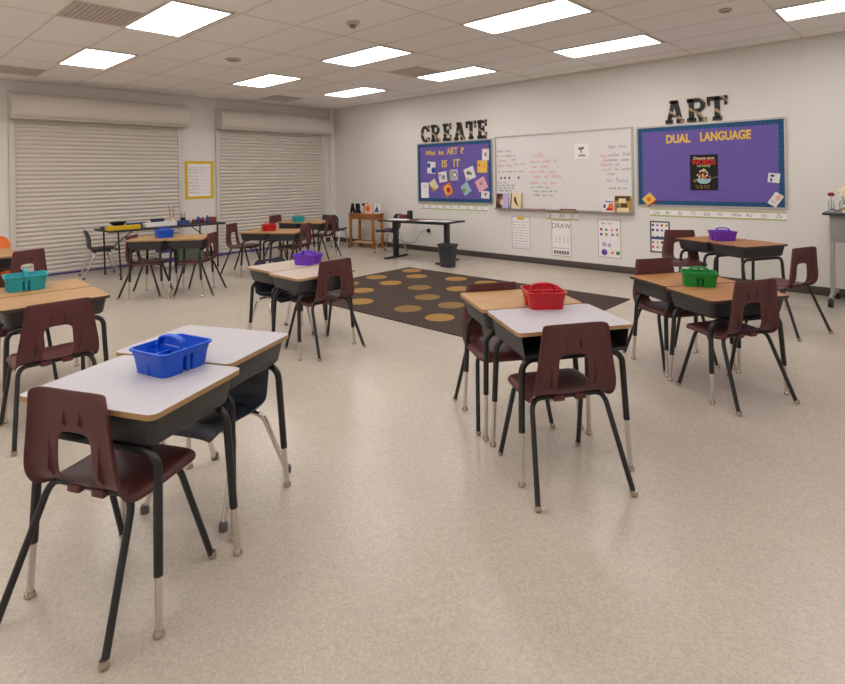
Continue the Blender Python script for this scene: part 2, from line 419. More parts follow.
# ------------------------------------------------------------------ right wall: boards
def scallop(x0, x1, z0, z1, bw, step, amp):
    """border ring with wavy inner edge, returned as quads strips"""
    mb = MB()
    def strip(fn, L, t=-.017):
        n = max(2, int(L / step)) * 4
        for i in range(n):
            a, b = i / n, (i + 1) / n
            ia = bw - amp / 2 + amp / 2 * math.cos(a * n / 4 * 2 * PI); ib = bw - amp / 2 + amp / 2 * math.cos(b * n / 4 * 2 * PI)
            q = [fn(a, 0), fn(b, 0), fn(b, ib), fn(a, ia)]
            mb.prism(q, -.0135, t, 'y')
    w, h = x1 - x0, z1 - z0
    strip(lambda s, d: (x0 + s * w, z0 + d), w); strip(lambda s, d: (x0 + s * w, z1 - d), w)
    strip(lambda s, d: (x0 + d, z0 + s * h), h, -.016); strip(lambda s, d: (x1 - d, z0 + s * h), h, -.016)
    return mb
def bulletin(cx, cz, w, h, lab):
    t = empty('bulletin_board', (cx, 0, cz))
    hw, hh = w / 2, h / 2
    MB().box(-hw + .02, hw - .02, -.014, 0, -hh + .02, hh - .02).build('paper_backing', 'purple_paper', t, smooth=0)
    f = MB(); f.box(-hw, hw, -.022, 0, hh - .022, hh); f.box(-hw, hw, -.022, 0, -hh, -hh + .022)
    f.box(-hw, -hw + .022, -.022, 0, -hh + .022, hh - .022); f.box(hw - .022, hw, -.022, 0, -hh + .022, hh - .022)
    f.build('frame', 'alu', t, smooth=0)
    scallop(-hw + .022, hw - .022, -hh + .022, hh - .022, .068, .055, .018).build('border_trim', 'teal_border', t, smooth=0)
    tag(t, lab, 'bulletin board', 'purple bulletin boards')
    return t
BL = bulletin(3.675, 1.545, 1.83, 1.16, 'purple bulletin board with blue border headed What is ART? IS IT..., under the CREATE letters')
BR = bulletin(8.06, 1.567, 1.83, 1.13, 'purple bulletin board with blue border headed DUAL LANGUAGE, under the ART letters')
def board_letters(board, bx, bz, s, size, x0, x1, z, bold, sx=None, mat_='yellow_paper'):
    a, b = text_width(s, size); k = (x1 - x0) / (b - a); x = x0 - bx
    full = [text_width(s[:i + 1], size)[1] if s[i] != ' ' else None for i in range(len(s))]
    for i, ch in enumerate(s):
        if ch == ' ': continue
        l, r = text_width(ch, size)
        xs = x + (full[i] - (r - l) - a) * k
        mb = text_geo(MB(), ch, size, xs - l * k, z - bz, .004, -.015, bold, sx=k)
        mb.build('letter', mat_, board, smooth=0)
board_letters(BL, 3.675, 1.545, 'What', .125, 2.985, 3.24, 1.885, .003)
board_letters(BL, 3.675, 1.545, 'is', .125, 3.33, 3.45, 1.885, .003)
board_letters(BL, 3.675, 1.545, 'ART', .185, 3.535, 3.80, 1.88, .004)
board_letters(BL, 3.675, 1.545, '?', .165, 3.875, 3.945, 1.885, .003)
board_letters(BL, 3.675, 1.545, 'IS', .19, 3.41, 3.53, 1.645, .004)
board_letters(BL, 3.675, 1.545, 'IT', .20, 3.70, 3.85, 1.645, .004)
board_letters(BL, 3.675, 1.545, '...', .15, 3.90, 4.03, 1.648, .002, mat_='lead')
board_letters(BR, 8.06, 1.567, 'DUAL', .158, 7.565, 7.875, 1.882, .006)
board_letters(BR, 8.06, 1.567, 'LANGUAGE', .158, 8.005, 8.595, 1.89, .006)

# big slab-serif wall letters
def ring(cx, cz, ro, rz, wi, wz, a0, a1, n=14):
    out = []
    for i in range(n):
        p, q = R(a0 + (a1 - a0) * i / n), R(a0 + (a1 - a0) * (i + 1) / n)
        out.append([(cx + ro * math.cos(p), cz + rz * math.sin(p)), (cx + ro * math.cos(q), cz + rz * math.sin(q)),
                    (cx + (ro - wi) * math.cos(q), cz + (rz - wz) * math.sin(q)), (cx + (ro - wi) * math.cos(p), cz + (rz - wz) * math.sin(p))])
    return out
def bx(x0, x1, z0, z1): return [(x0, z0), (x1, z0), (x1, z1), (x0, z1)]
GL = {
 'C': ring(.5, .5, .5, .5, .28, .17, 38, 322) + [bx(.78, 1, .62, .98), bx(.82, 1, .02, .30)],
 'R': [bx(0, .46, 0, .17), bx(0, .3, .83, 1), bx(.09, .35, .1, .95), bx(.3, .58, .83, 1), bx(.3, .58, .40, .56)] + ring(.56, .70, .38, .30, .24, .16, -90, 90) + [[(.42, .44), (.66, .44), (.86, .1), (.62, .1)], bx(.6, 1, 0, .17)],
 'E': [bx(0, .9, 0, .17), bx(0, .9, .83, 1), bx(.1, .38, .1, .9), bx(.35, .66, .42, .58), bx(.56, .68, .33, .67), bx(.78, .95, 0, .34), bx(.78, .95, .66, 1)],
 'A': [bx(0, .4, 0, .16), bx(.6, 1, 0, .16), [(.08, .1), (.30, .1), (.52, .95), (.34, .95)], [(.66, .1), (.92, .1), (.68, .95), (.42, .95)], bx(.25, .72, .28, .42), bx(.24, .70, .86, 1)],
 'T': [bx(.28, .72, 0, .16), bx(.37, .63, .1, .95), bx(0, 1, .83, 1), bx(0, .15, .62, .9), bx(.85, 1, .62, .9)],
}
def wall_letter(ch, x0, x1, z0, z1, lab, grp):
    mb = MB(); w, h = x1 - x0, z1 - z0
    for p in GL[ch]: mb.prism([(a * w - w / 2, b * h) for a, b in p], 0, -.02, 'y')
    o = mb.build('wall_letter', 'letter', None, ((x0 + x1) / 2, 0, z0), smooth=0)
    tag(o, lab, 'letter', grp)
for ch, x0, x1, lab in (('C', 2.865, 3.09, 'big black slab letter C that begins the wall word CREATE'), ('R', 3.135, 3.365, 'big black slab letter R, second in the wall word CREATE'),
                   ('E', 3.44, 3.655, 'big black slab letter E between R and A in the wall word CREATE'), ('A', 3.715, 3.975, 'big black slab letter A inside the wall word CREATE'),
                   ('T', 4.0, 4.235, 'big black slab letter T inside the wall word CREATE'), ('E', 4.265, 4.485, 'big black slab letter E that ends the wall word CREATE')):
    wall_letter(ch, x0, x1, 2.136, 2.47, lab, 'letters of the wall word CREATE')
for ch, x0, x1, lab in (('A', 7.555, 7.80, 'big black slab letter A that begins the wall word ART on the right'), ('R', 7.84, 8.085, 'big black slab letter R in the middle of the wall word ART'),
                   ('T', 8.09, 8.335, 'big black slab letter T that ends the wall word ART, with a curled corner')):
    wall_letter(ch, x0, x1, 2.15, 2.468, lab, 'letters of the wall word ART')

# pinned sheets on the boards
def sheet(cx, cz, w, h, rot, base, lab, draw=None, name='pinned_paper', cat='paper', grp=None, y=-.0145):
    t = empty(name, (cx, y, cz)); t.rotation_euler = (0, -R(rot), 0)
    MB().box(-w / 2, w / 2, -.004, 0, -h / 2, h / 2).build('sheet', base, t, smooth=0)
    if draw:
        for i, (m, polys) in enumerate(draw):
            mb = MB()
            for p in polys: mb.prism([(a * w, b * h) for a, b in p], -.004, -.0052 - .0004 * i, 'y')
            mb.build('picture', m, t, smooth=0)
    tag(t, lab, cat, grp)
    return t
def circ(cx, cz, r, n=14, k=1.0): return [(cx + r * math.cos(2 * PI * i / n), cz + r * k * math.sin(2 * PI * i / n)) for i in range(n)]
G1 = 'art sheets pinned to the left bulletin board'
sheet(3.131, 1.64, .2, .23, -6, 'white', 'white sheet with big blue circles on the purple board', [('royal', [circ(-.32, .16, .2), circ(.3, -.2, .26)])], grp=G1)
sheet(3.422, 1.457, .2, .2, 8, 'white', 'pale sheet with a grey drawing on the purple board, left of the face picture', [('grey', [circ(.08, -.05, .24), bx(-.4, -.2, .1, .3)])], grp=G1)
sheet(3.699, 1.492, .2, .21, 3, 'lime', 'green-edged sheet with a round grey face drawing on the purple board', [('pale_violet', [bx(-.22, .5, -.5, .5)]), ('lead', [circ(.1, .02, .28)]), ('white', [circ(.1, 0, .18)])], grp=G1)
sheet(4.075, 1.514, .23, .22, 18, 'white', 'white sheet with a dark butterfly-like drawing, tilted on the purple board', [('lead', [circ(-.12, .1, .16), circ(.1, -.05, .12), circ(-.3, -.38, .08)])], grp=G1)
sheet(4.365, 1.634, .22, .22, -2, 'yellow_paper', 'yellow sheet with an orange mark near the right edge of the left board', [('orange', [circ(-.3, .12, .14), bx(-.05, .35, -.06, .0)])], grp=G1)
sheet(4.443, 1.848, .15, .21, -2, 'white', 'narrow white sheet in the top right corner of the left board', [('pink', [bx(-.5, .5, .4, .5)]), ('grey', [circ(0, 0, .18)])], grp=G1)
sheet(3.189, 1.301, .17, .2, 33, 'cream', 'cream diamond sheet with a brown corner, low on the left of the board', [('gold', [[(-.5, -.5), (.0, -.5), (-.5, .1)]])], grp=G1)
sheet(3.549, 1.213, .2, .22, 25, 'orange', 'orange diamond sheet with a red circle on the purple board', [('yellow_paper', [circ(0, 0, .44)]), ('red', [circ(.05, -.05, .26)])], grp=G1)
sheet(3.983, 1.234, .18, .2, 33, 'sky', 'pale blue-green diamond sheet at the bottom of the left board', [('olive', [circ(-.26, 0, .22)])], grp=G1)
sheet(4.34, 1.315, .22, .22, 27, 'pink', 'pink diamond sheet with a grey drawing at the right of the left board', [('grey', [circ(-.05, .08, .13), bx(.0, .25, .1, .15)])], grp=G1)
sheet(2.951, 1.2, .2, .3, 0, 'paper', 'blank white sheet in the bottom left corner of the left board', [('grey', [bx(-.3, .3, .3, .32), bx(-.3, .2, .2, .22)])], grp=G1)
sheet(4.423, 1.127, .18, .13, -3, 'white', 'small white card with a brown drawing in the bottom right corner of the left board', [('mid_brown', [[(-.15, .25), (.2, .25), (.05, -.3)]])], grp=G1)
sheet(7.318, 1.092, .15, .15, 40, 'yellow_paper', 'yellow diamond card with red edge in the bottom left corner of the right board', [('red', [bx(-.5, .5, -.5, -.36)]), ('orange', [circ(0, .05, .2)])], name='pinned_card', cat='card', y=-.0175)
sheet(8.84, 1.387, .125, .115, -7, 'white', 'small white card with blue marks at the right side of the right board', [('denim', [bx(-.32, .02, .1, .35), bx(-.3, -.12, -.4, -.05)])], name='pinned_card', cat='card', y=-.0175)
sheet(8.856, 1.12, .105, .165, -33, 'white', 'pinkish white card tilted in the bottom right corner of the right board', [('blush', [circ(.1, .2, .24)]), ('grey', [bx(-.3, .1, -.3, -.27), bx(-.3, .2, -.2, -.17)])], name='pinned_card', cat='card', y=-.0175)
# poster with the bowl
t = empty('poster', (8.04, -.0145, 1.468))
MB().box(-.172, .172, -.004, 0, -.238, .238).build('sheet', 'black', t, smooth=0)
text_geo(MB(), 'Choose your', .05, 0, .175, .001, -.004, .001, align='CENTER').build('lettering', 'cream', t, smooth=0)
text_geo(MB(), 'WORDS', .092, 0, .105, .001, -.004, .004, align='CENTER', sx=.86).build('lettering', 'red', t, smooth=0)
text_geo(MB(), 'carefully', .05, 0, .075, .001, -.004, .001, align='CENTER').build('lettering', 'lime', t, smooth=0)
k = MB(); random.seed(3)
for i in range(46):
    a = random.uniform(0, PI); r = random.uniform(0, 1) ** .6; px, pz = .085 * r * math.cos(a), -.085 + .125 * r * math.sin(a)
    k.prism([(px + .011 * math.cos(w), pz + .011 * math.sin(w)) for w in [q * PI / 3 for q in range(6)]], -.004, -.0052 - .00002 * i, 'y', i % 4)
k.build('noodle_picture', ['tan', 'cream', 'orange', 'mid_brown'], t, smooth=0)
MB().prism([(-.09, -.085), (.09, -.085), (.075, -.125), (.04, -.15), (-.04, -.15), (-.075, -.125)], -.004, -.0066, 'y').build('bowl_picture', 'sky', t, smooth=0)
k = MB(); ribbon(k, [(.06, -.08), (.185, -.06)], .013, -.0066); k.build('fork_picture', 'lead', t, smooth=0)
MB().prism(circ(-.11, -.11, .024), -.004, -.0056, 'y').build('crumb_picture', 'mid_brown', t, smooth=0)
k = MB(); scribble(k, -.10, .10, -.185, .018, .003, -.0042); scribble(k, -.09, .09, -.21, .018, .003, -.0042); k.build('caption', 'gold', t, smooth=0)
tag(t, 'black poster with red WORDS and a bowl, in the middle of the right bulletin board', 'poster')

# whiteboard
t = empty('whiteboard', (5.872, 0, 1.515)); hw, hh = 1.222, .632
MB().box(-hw + .02, hw - .02, -.016, 0, -hh + .02, hh - .02).build('panel', 'whiteboard', t, smooth=0)
f = MB(); f.box(-hw, hw, -.024, 0, hh - .028, hh); f.box(-hw, hw, -.024, 0, -hh, -hh + .028); f.box(-hw, -hw + .026, -.024, 0, -hh + .028, hh - .028); f.box(hw - .026, hw, -.024, 0, -hh + .028, hh - .028)
f.build('frame', 'alu', t, smooth=0)
f = MB(); f.prism([(0, -hh), (-.075, -hh), (-.085, -hh + .02), (-.078, -hh + .02), (-.07, -hh + .01), (0, -hh + .01)], -hw, hw, 'x')
f.build('pen_tray', 'alu', t, smooth=0)
random.seed(11)
def hand(m, rows):
    mb = MB()
    for x0, x1, z, h in rows: scribble(mb, x0 - 5.872, x1 - 5.872, z - 1.515, h * .8, .0055, -.016)
    mb.build('handwriting', m, t, smooth=0)
hand('ink_grey', [(4.69, 4.98, 1.87, .06), (4.68, 5.08, 1.79, .05), (5.0, 5.12, 1.715, .06), (5.05, 5.12, 1.64, .05), (4.71, 5.24, 1.52, .045), (4.69, 4.93, 1.33, .05), (4.69, 5.1, 1.28, .045), (4.69, 5.1, 1.235, .045), (4.72, 5.0, 1.19, .045)])
hand('ink_red', [(4.72, 4.96, 1.70, .06), (4.70, 5.0, 1.62, .055), (5.15, 5.27, 1.64, .075), (5.42, 5.62, 1.76, .10), (5.36, 5.86, 1.67, .065), (5.40, 5.76, 1.585, .06), (5.35, 5.84, 1.50, .06), (5.41, 6.0, 1.42, .075), (5.35, 5.86, 1.315, .065)])
hand('ink_green', [(5.36, 5.72, 1.25, .055), (5.42, 5.86, 1.185, .045), (5.42, 5.84, 1.12, .045)])
hand('ink_grey', [(6.72, 7.0, 1.85, .075), (6.72, 7.06, 1.73, .065), (6.70, 7.06, 1.655, .06), (6.70, 6.92, 1.59, .055), (6.70, 7.06, 1.52, .06), (6.70, 6.9, 1.45, .06), (6.72, 7.0, 1.24, .04)])
hand('ink_blue', [(6.68, 7.02, 1.345, .085)])
hand('ink_red', [(6.60, 6.70, 1.72, .06), (6.61, 6.70, 1.65, .06), (6.60, 6.70, 1.58, .06), (6.62, 6.70, 1.51, .06)])
k = MB()
for i, xx in enumerate((4.77, 4.85, 4.94, 5.13)): k.prism([(xx - 5.872 + .017 * math.cos(w * PI / 5), 1.425 - 1.515 + .025 * math.sin(w * PI / 5)) for w in range(10)], -.016, -.0168, 'y')
k.build('drawn_dots', 'denim', t, smooth=0)
tag(t, 'long whiteboard with red and grey handwriting between the two bulletin boards', 'whiteboard')

sheet(6.29, 1.825, .25, .235, 0, 'paper', 'white printed sheet with a small brown picture stuck to the whiteboard', [('mid_brown', [circ(-.12, .18, .1), circ(.08, .22, .09), bx(-.06, .02, -.1, .2)]), ('grey', [bx(-.2, .25, -.34, -.22)])], name='magnet_sheet', cat='paper', y=-.0165)
def ledge_book(cx, w, h, d, cover, lab, draw):
    t = empty('book', (cx, -.052, .8935)); t.rotation_euler = (R(-8), 0, 0)
    MB().box(-w / 2, w / 2, -d / 2, -d / 2 + .003, 0, h).build('cover', cover, t, smooth=0)
    b = MB(); b.box(-w / 2, w / 2, d / 2 - .003, d / 2, 0, h); b.box(-w / 2, -w / 2 + .003, -d / 2 + .003, d / 2 - .003, 0, h); b.build('back_cover', cover, t, smooth=0)
    MB().box(-w / 2 + .003, w / 2 - .004, -d / 2 + .003, d / 2 - .003, .004, h - .004).build('pages', 'cream', t, smooth=0)
    for i, (m, polys) in enumerate(draw):
        mb = MB()
        for p in polys: mb.prism([(a * w, b * h) for a, b in p], -d / 2, -d / 2 - .0008 - .0004 * i, 'y')
        mb.build('cover_picture', m, t, smooth=0)
    tag(t, lab, 'book', 'books standing on the whiteboard ledge')
ledge_book(4.805, .25, .265, .015, 'pale_violet', 'dark photo book at the left end of the whiteboard ledge, beside the bird book',
           [('dark_brown', [bx(-.5, .0, .02, .98)]), ('mid_brown', [circ(-.2, .6, .24, k=1.2)]), ('blush', [circ(-.02, .42, .16, k=1.3)]), ('dark_brown', [circ(-.32, .82, .16)])])
ledge_book(5.09, .225, .275, .015, 'cream', 'cream book with a dark bird on its cover on the whiteboard ledge',
           [('dark_brown', [bx(-.5, -.42, 0, 1), [(-.22, .72), (-.08, .78), (.0, .55), (.12, .34), (.3, .15), (.08, .25), (-.12, .4), (-.2, .55)]]), ('grey', [bx(.42, .5, 0, 1)])])
ledge_book(6.715, .18, .215, .012, 'white', 'thin white book with an orange picture beside the brown book on the whiteboard ledge',
           [('orange', [[(-.05, .2), (.45, .2), (.45, .6), (.1, .65)]]), ('red', [[(-.2, .12), (.45, .12), (.4, .3), (-.05, .32)]]), ('violet', [bx(-.3, .45, .7, .78), bx(-.4, -.2, .3, .55)])])
ledge_book(6.935, .245, .25, .016, 'gold', 'brown and cream book at the right end of the whiteboard ledge',
           [('dark_brown', [bx(-.47, .45, .7, .97), bx(-.1, .3, .32, .55)]), ('cream', [bx(-.25, .2, .58, .84), bx(-.3, .4, .05, .28)]), ('lead', [circ(-.3, .4, .14)])])
for i, (xx, m, lab) in enumerate(((5.36, 'red', 'small red marker lying on the whiteboard ledge, left one'), (5.47, 'orange', 'small orange marker on the whiteboard ledge beside the red one'), (5.60, 'royal', 'small blue marker on the whiteboard ledge'))):
    k = MB(); k.tube([(-.06, 0, 0), (.04, 0, 0)], .008, 10); o = k.build('marker', m, None, (xx, -.055, .901))
    MB().tube([(.04, 0, 0), (.065, 0, 0)], .0095, 10).build('cap', m, o); tag(o, lab, 'marker', 'markers on the whiteboard ledge')
o = MB().box(-.13, .13, -.02, .02, 0, .03).build('board_eraser', 'maroon_box', None, (6.05, -.05, .8932), bevel=.004)
MB().box(-.13, .13, -.021, .021, 0, .012).build('felt_pad', 'blush', o); tag(o, 'dull red felt eraser lying on the whiteboard ledge', 'eraser')

# alphabet strips
def strip(x0, x1, z0, z1, pairs, lab):
    t = empty('alphabet_strip', ((x0 + x1) / 2, 0, z0)); w = x1 - x0; h = z1 - z0
    MB().box(-w / 2, w / 2, -.003, 0, 0, h).build('card', 'paper', t, smooth=0)
    e = MB(); e.box(-w / 2, w / 2, -.004, -.0028, 0, h * .16); e.box(-w / 2, w / 2, -.004, -.0028, h * .84, h); e.build('green_edge', 'lime', t, smooth=0)
    k = MB(); n = len(pairs)
    for i, s in enumerate(pairs): text_geo(k, s, h * .62, -w / 2 + w * (i + .25) / n, h * .30, .0006, -.003, shear=.35)
    k.build('lettering', 'ink_grey', t, smooth=0)
    tag(t, lab, 'alphabet strip', 'alphabet strips on the right wall')
strip(2.79, 4.47, .835, .935, 'Aa Bb Cc Dd Ee Ff Gg Hh Ii'.split(), 'white alphabet strip with green edges under the left bulletin board')
strip(5.64, 6.21, .745, .875, 'Jj Kk Ll'.split(), 'short alphabet strip with green edges under the middle of the whiteboard')
strip(7.32, 8.966, .86, .968, 'Qq Rr Ss Tt Uu Vv Ww Xx Yy Zz'.split(), 'white alphabet strip with green edges under the right bulletin board')

# low posters
def lowposter(x0, x1, z0, z1, lab, edge='grey'):
    t = empty('wall_poster', ((x0 + x1) / 2, 0, (z0 + z1) / 2)); w, h = (x1 - x0) / 2, (z1 - z0) / 2
    MB().box(-w, w, -.004, 0, -h, h).build('sheet', 'paper', t, smooth=0)
    e = MB(); q = .006 if edge == 'grey' else .018
    e.box(-w, w, -.0046, -.003, h - q, h); e.box(-w, w, -.0046, -.003, -h, -h + q); e.box(-w, -w + q, -.0046, -.003, -h, h); e.box(w - q, w, -.0046, -.003, -h, h)
    e.build('border', edge if edge != 'grey' else 'lead', t, smooth=0)
    tag(t, lab, 'poster', 'posters low on the right wall')
    return t, w, h
t, w, h = lowposter(4.97, 5.33, .222, .765, 'lined text poster with a yellow title tab, leftmost of the low posters')
MB().box(-.07, .07, -.007, -.004, h - .05, h).build('title_tab', 'yellow', t, smooth=0)
k = MB(); random.seed(5)
for i in range(10): scribble(k, -w + .03, w - .03, h - .10 - i * .046, .017, .003, -.004)
k.build('printed_text', 'ink_grey', t, smooth=0)
t, w, h = lowposter(5.735, 6.08, .163, .735, 'poster headed DRAW with pinkish sketches, under the whiteboard')
text_geo(MB(), 'DRAW', .12, 0, h - .13, .0006, -.004, 0, align='CENTER', sx=.92).build('lettering', 'ink_grey', t, smooth=0)
k = MB()
for zz in (-.06, -.02, .02): 
    for xx in (-.1, -.03, .05, .12): ribbon(k, [(xx - .015, zz - .015), (xx, zz + .015), (xx + .015, zz - .012)], .006, -.004)
k.build('sketches', 'ink_red', t, smooth=0)
k = MB(); scribble(k, -.14, .14, -.17, .03, .005, -.004); k.build('printed_text', 'ink_grey', t, smooth=0)
k = MB()
for i in range(6): k.box(-.135 + i * .046, -.1 + i * .046, -.0046, -.003, -h + .03, -h + .085)
k.build('photo_strip', 'lead', t, smooth=0)
t, w, h = lowposter(6.53, 6.885, .212, .78, 'poster of bright coloured shape blobs, right of the DRAW poster')
k = MB(); scribble(k, -.12, .04, h - .075, .04, .006, -.004); k.build('handwritten_title', 'ink_red', t, smooth=0)
rows = [(-.125, .135, .028, 'magenta'), (-.045, .13, .022, 'teal_ink'), (.04, .13, .026, 'pink'), (.12, .135, .028, 'red'),
        (-.125, .06, .026, 'royal'), (-.045, .06, .026, 'gold'), (.05, .06, .024, 'lavender'), (.125, .065, .03, 'orange'),
        (-.08, -.09, .045, 'pale_violet'), (.0, -.10, .035, 'pale_violet'), (-.08, -.21, .048, 'violet'), (.045, -.21, .034, 'orange'), (.13, -.21, .038, 'green_ink')]
for i, (a, b, r, m) in enumerate(rows): 
    n = (4, 5, 10, 3)[i % 4]
    MB().prism([(a + r * math.cos(2 * PI * q / n + PI / 4 + (.26 if n == 3 else 0)), b + r * math.sin(2 * PI * q / n + PI / 4 + (.26 if n == 3 else 0))) for q in range(n)], -.004, -.0048, 'y').build('colour_shape', m, t, smooth=0)
t, w, h = lowposter(7.315, 7.585, .345, .79, 'blue-bordered chart of small coloured pictures beside a maroon chair back', 'dark_navy')
MB().box(-w, w, -.005, -.003, -.035, .0).build('divider_bar', 'denim', t, smooth=0)
cs = ['violet', 'gold', 'red', 'dark_navy', 'orange', 'lavender', 'pink', 'olive']
mbs = {}
for r in range(5):
    for c in range(4):
        zz = .165 - r * .07 if r < 2 else (.165 - r * .07 - .03); q = cs[(r * 3 + c * 5) % 8]
        mbs.setdefault(q, MB()).prism([(-.095 + c * .062 + .02 * math.cos(a * PI / 3), zz + .02 * math.sin(a * PI / 3)) for a in range(6)], -.004, -.0048, 'y')
for q, mb in mbs.items(): mb.build('chart_icons', q, t, smooth=0)
# ------------------------------------------------------------------ outlet with charger and cord
t = empty('wall_outlet', (3.045, 0, .40)); MB().box(-.036, .036, -.006, 0, -.057, .057).build('plate', 'white', t, bevel=.002)
for s in (-1, 1): MB().box(-.016, .016, -.009, -.005, s * .025 - .014, s * .025 + .014).build('socket', 'grey', t)
tag(t, 'white wall outlet behind the standing desk', 'outlet')
t = empty('power_adapter', (3.045, -.008, .405))
MB().box(-.03, .03, -.045, 0, -.03, .045).build('adapter_block', 'black_plastic', t, bevel=.005)
MB().tube([(-.03, -.03, 0), (-.10, -.035, .02), (-.16, -.05, -.02), (-.22, -.08, -.12), (-.30, -.1, -.23), (-.42, -.12, -.26), (-.6, -.16, -.24), (-.75, -.22, -.15), (-.86, -.3, -.04), (-.95, -.4, .08), (-1.0, -.46, .25)][:8], .006, 8).build('cord', 'lead', t)
tag(t, 'black power adapter with a hanging cord plugged in behind the standing desk', 'adapter')

# ------------------------------------------------------------------ rug
t = MB(); t.box(4.05, 7.68, -4.02, -1.60, 0, .009, 0)
dots = [(4.309, -1.806), (4.71, -2.114), (5.288, -1.906), (4.288, -2.526), (4.769, -2.696), (5.303, -2.675), (4.844, -3.269), (5.311, -3.70),
        (5.771, -3.029), (5.997, -3.592), (6.265, -3.161), (6.522, -3.652), (4.34, -3.10), (5.80, -1.879), (5.75, -2.42), (6.35, -2.55), (4.30, -3.75)]
for i, (x, y) in enumerate(dots):
    r = .155
    t.prism([(x + r * math.cos(2 * PI * k / 32), y + r * math.sin(2 * PI * k / 32)) for k in range(32)], .008, .0098, 'z', 1 + (i in (5, 8, 9, 10, 12)))
tag(t.build('rug', ['rug', 'rug_dot', 'rug_dot2'], smooth=0), 'dark brown rectangular rug with scattered gold dots on the speckled floor', 'rug')

# ------------------------------------------------------------------ school desk
def arc(c, r, a0, a1, ax1, ax2, n=7):
    c, ax1, ax2 = Vector(c), Vector(ax1), Vector(ax2)
    return [c + ax1 * r * math.cos(R(a0 + (a1 - a0) * i / n)) + ax2 * r * math.sin(R(a0 + (a1 - a0) * i / n)) for i in range(n + 1)]
def rrect(w, d, r, n=4):
    out = []
    for cx, cy, a in ((w / 2 - r, d / 2 - r, 0), (-w / 2 + r, d / 2 - r, 90), (-w / 2 + r, -d / 2 + r, 180), (w / 2 - r, -d / 2 + r, 270)):
        out += [(cx + r * math.cos(R(a + 90 * i / n)), cy + r * math.sin(R(a + 90 * i / n))) for i in range(n + 1)]
    return out
def make_desk(h, chrome_top, top, edge, open_front=False):
    """open front desk, the pupil sits on the -y side"""
    t = empty('school_desk')
    p = rrect(.61, .46, .028)
    MB().prism(p, h - .019, h, 'z', 0, 1).build('tabletop', [top, edge], t, smooth=30)
    z1 = h - .0192; z0 = h - .128
    if open_front:        # steel box with an open front and a low lip
        w1, w0 = .285, .268; y1, yb = .205, .19; yf = -.215
        b = MB()
        def slab(q, th):
            q = [Vector(v) for v in q]; n = (q[1] - q[0]).cross(q[2] - q[0]).normalized() * th
            b.add(q + [v + n for v in q], [(3, 2, 1, 0), (4, 5, 6, 7), (0, 1, 5, 4), (1, 2, 6, 5), (2, 3, 7, 6), (3, 0, 4, 7)])
        slab([(-w0, yf, z0), (w0, yf, z0), (w0, yb, z0), (-w0, yb, z0)], .003)
        slab([(w0, yb, z0), (w1, y1, z1), (-w1, y1, z1), (-w0, yb, z0)], .003)
        slab([(w1, yf, z1), (w1, y1, z1), (w0, yb, z0), (w0, yf, z0)], .003)
        slab([(-w1, y1, z1), (-w1, yf, z1), (-w0, yf, z0), (-w0, yb, z0)], .003)
        slab([(-w0, yf, z0 + .016), (-w0, yf, z0), (w0, yf, z0), (w0, yf, z0 + .016)], .003)
        b.box(-w1, w1, y1 - .004, y1 + .004, z1 - .012, z1)
        b.box(-w1, -w1 + .01, yf, y1, z1 - .012, z1); b.box(w1 - .01, w1, yf, y1, z1 - .012, z1)
    else:                 # closed pressed-steel box, rounded corners, narrowing downwards
        lo = [(rrect(.50, .35, .03), z0), (rrect(.525, .375, .035), z0 + .003), (rrect(.542, .392, .035), z0 + .012), (rrect(.575, .425, .032), z1)]
        n = len(lo[0][0]); b = MB()
        b.add([(p_, q_, z) for L, z in lo for p_, q_ in L], [(i * n + k, i * n + (k + 1) % n, (i + 1) * n + (k + 1) % n, (i + 1) * n + k) for i in range(3) for k in range(n)] + [tuple(reversed(range(n))), tuple(3 * n + k for k in range(n))])
    b.build('book_box', 'box_metal', t, smooth=25 if open_front else 50)
    zt = z0 - .0165
    for sy in (-1, 1):
        for sx in (-1, 1):
            yy = sy * .175; pts = [(0, yy, zt), (sx * .17, yy, zt)]
            pts += arc((sx * .205, yy, zt - .065), .065, 90, 8, (sx, 0, 0), (0, 0, 1))[1:]
            top_leg = Vector((sx * .2695, yy, zt - .06)); foot = Vector((sx * .289, sy * .203, 0))
            f = lambda z: top_leg + (foot - top_leg) * ((top_leg.z - z) / top_leg.z)
            pts += [f(chrome_top + .1), f(chrome_top)]
            lg = MB().tube(pts, .0155, 12).build('leg', 'black_metal', t, smooth=50)
            MB().tube([f(chrome_top + .02), f(.012)], .0120, 12).build('leg_insert', 'chrome', lg, smooth=50)
            MB().lathe([(.017, 0), (.0195, .006), (.017, .016), (.0135, .022)], 14, f(0)).build('glide', 'nickel', lg)
    return t
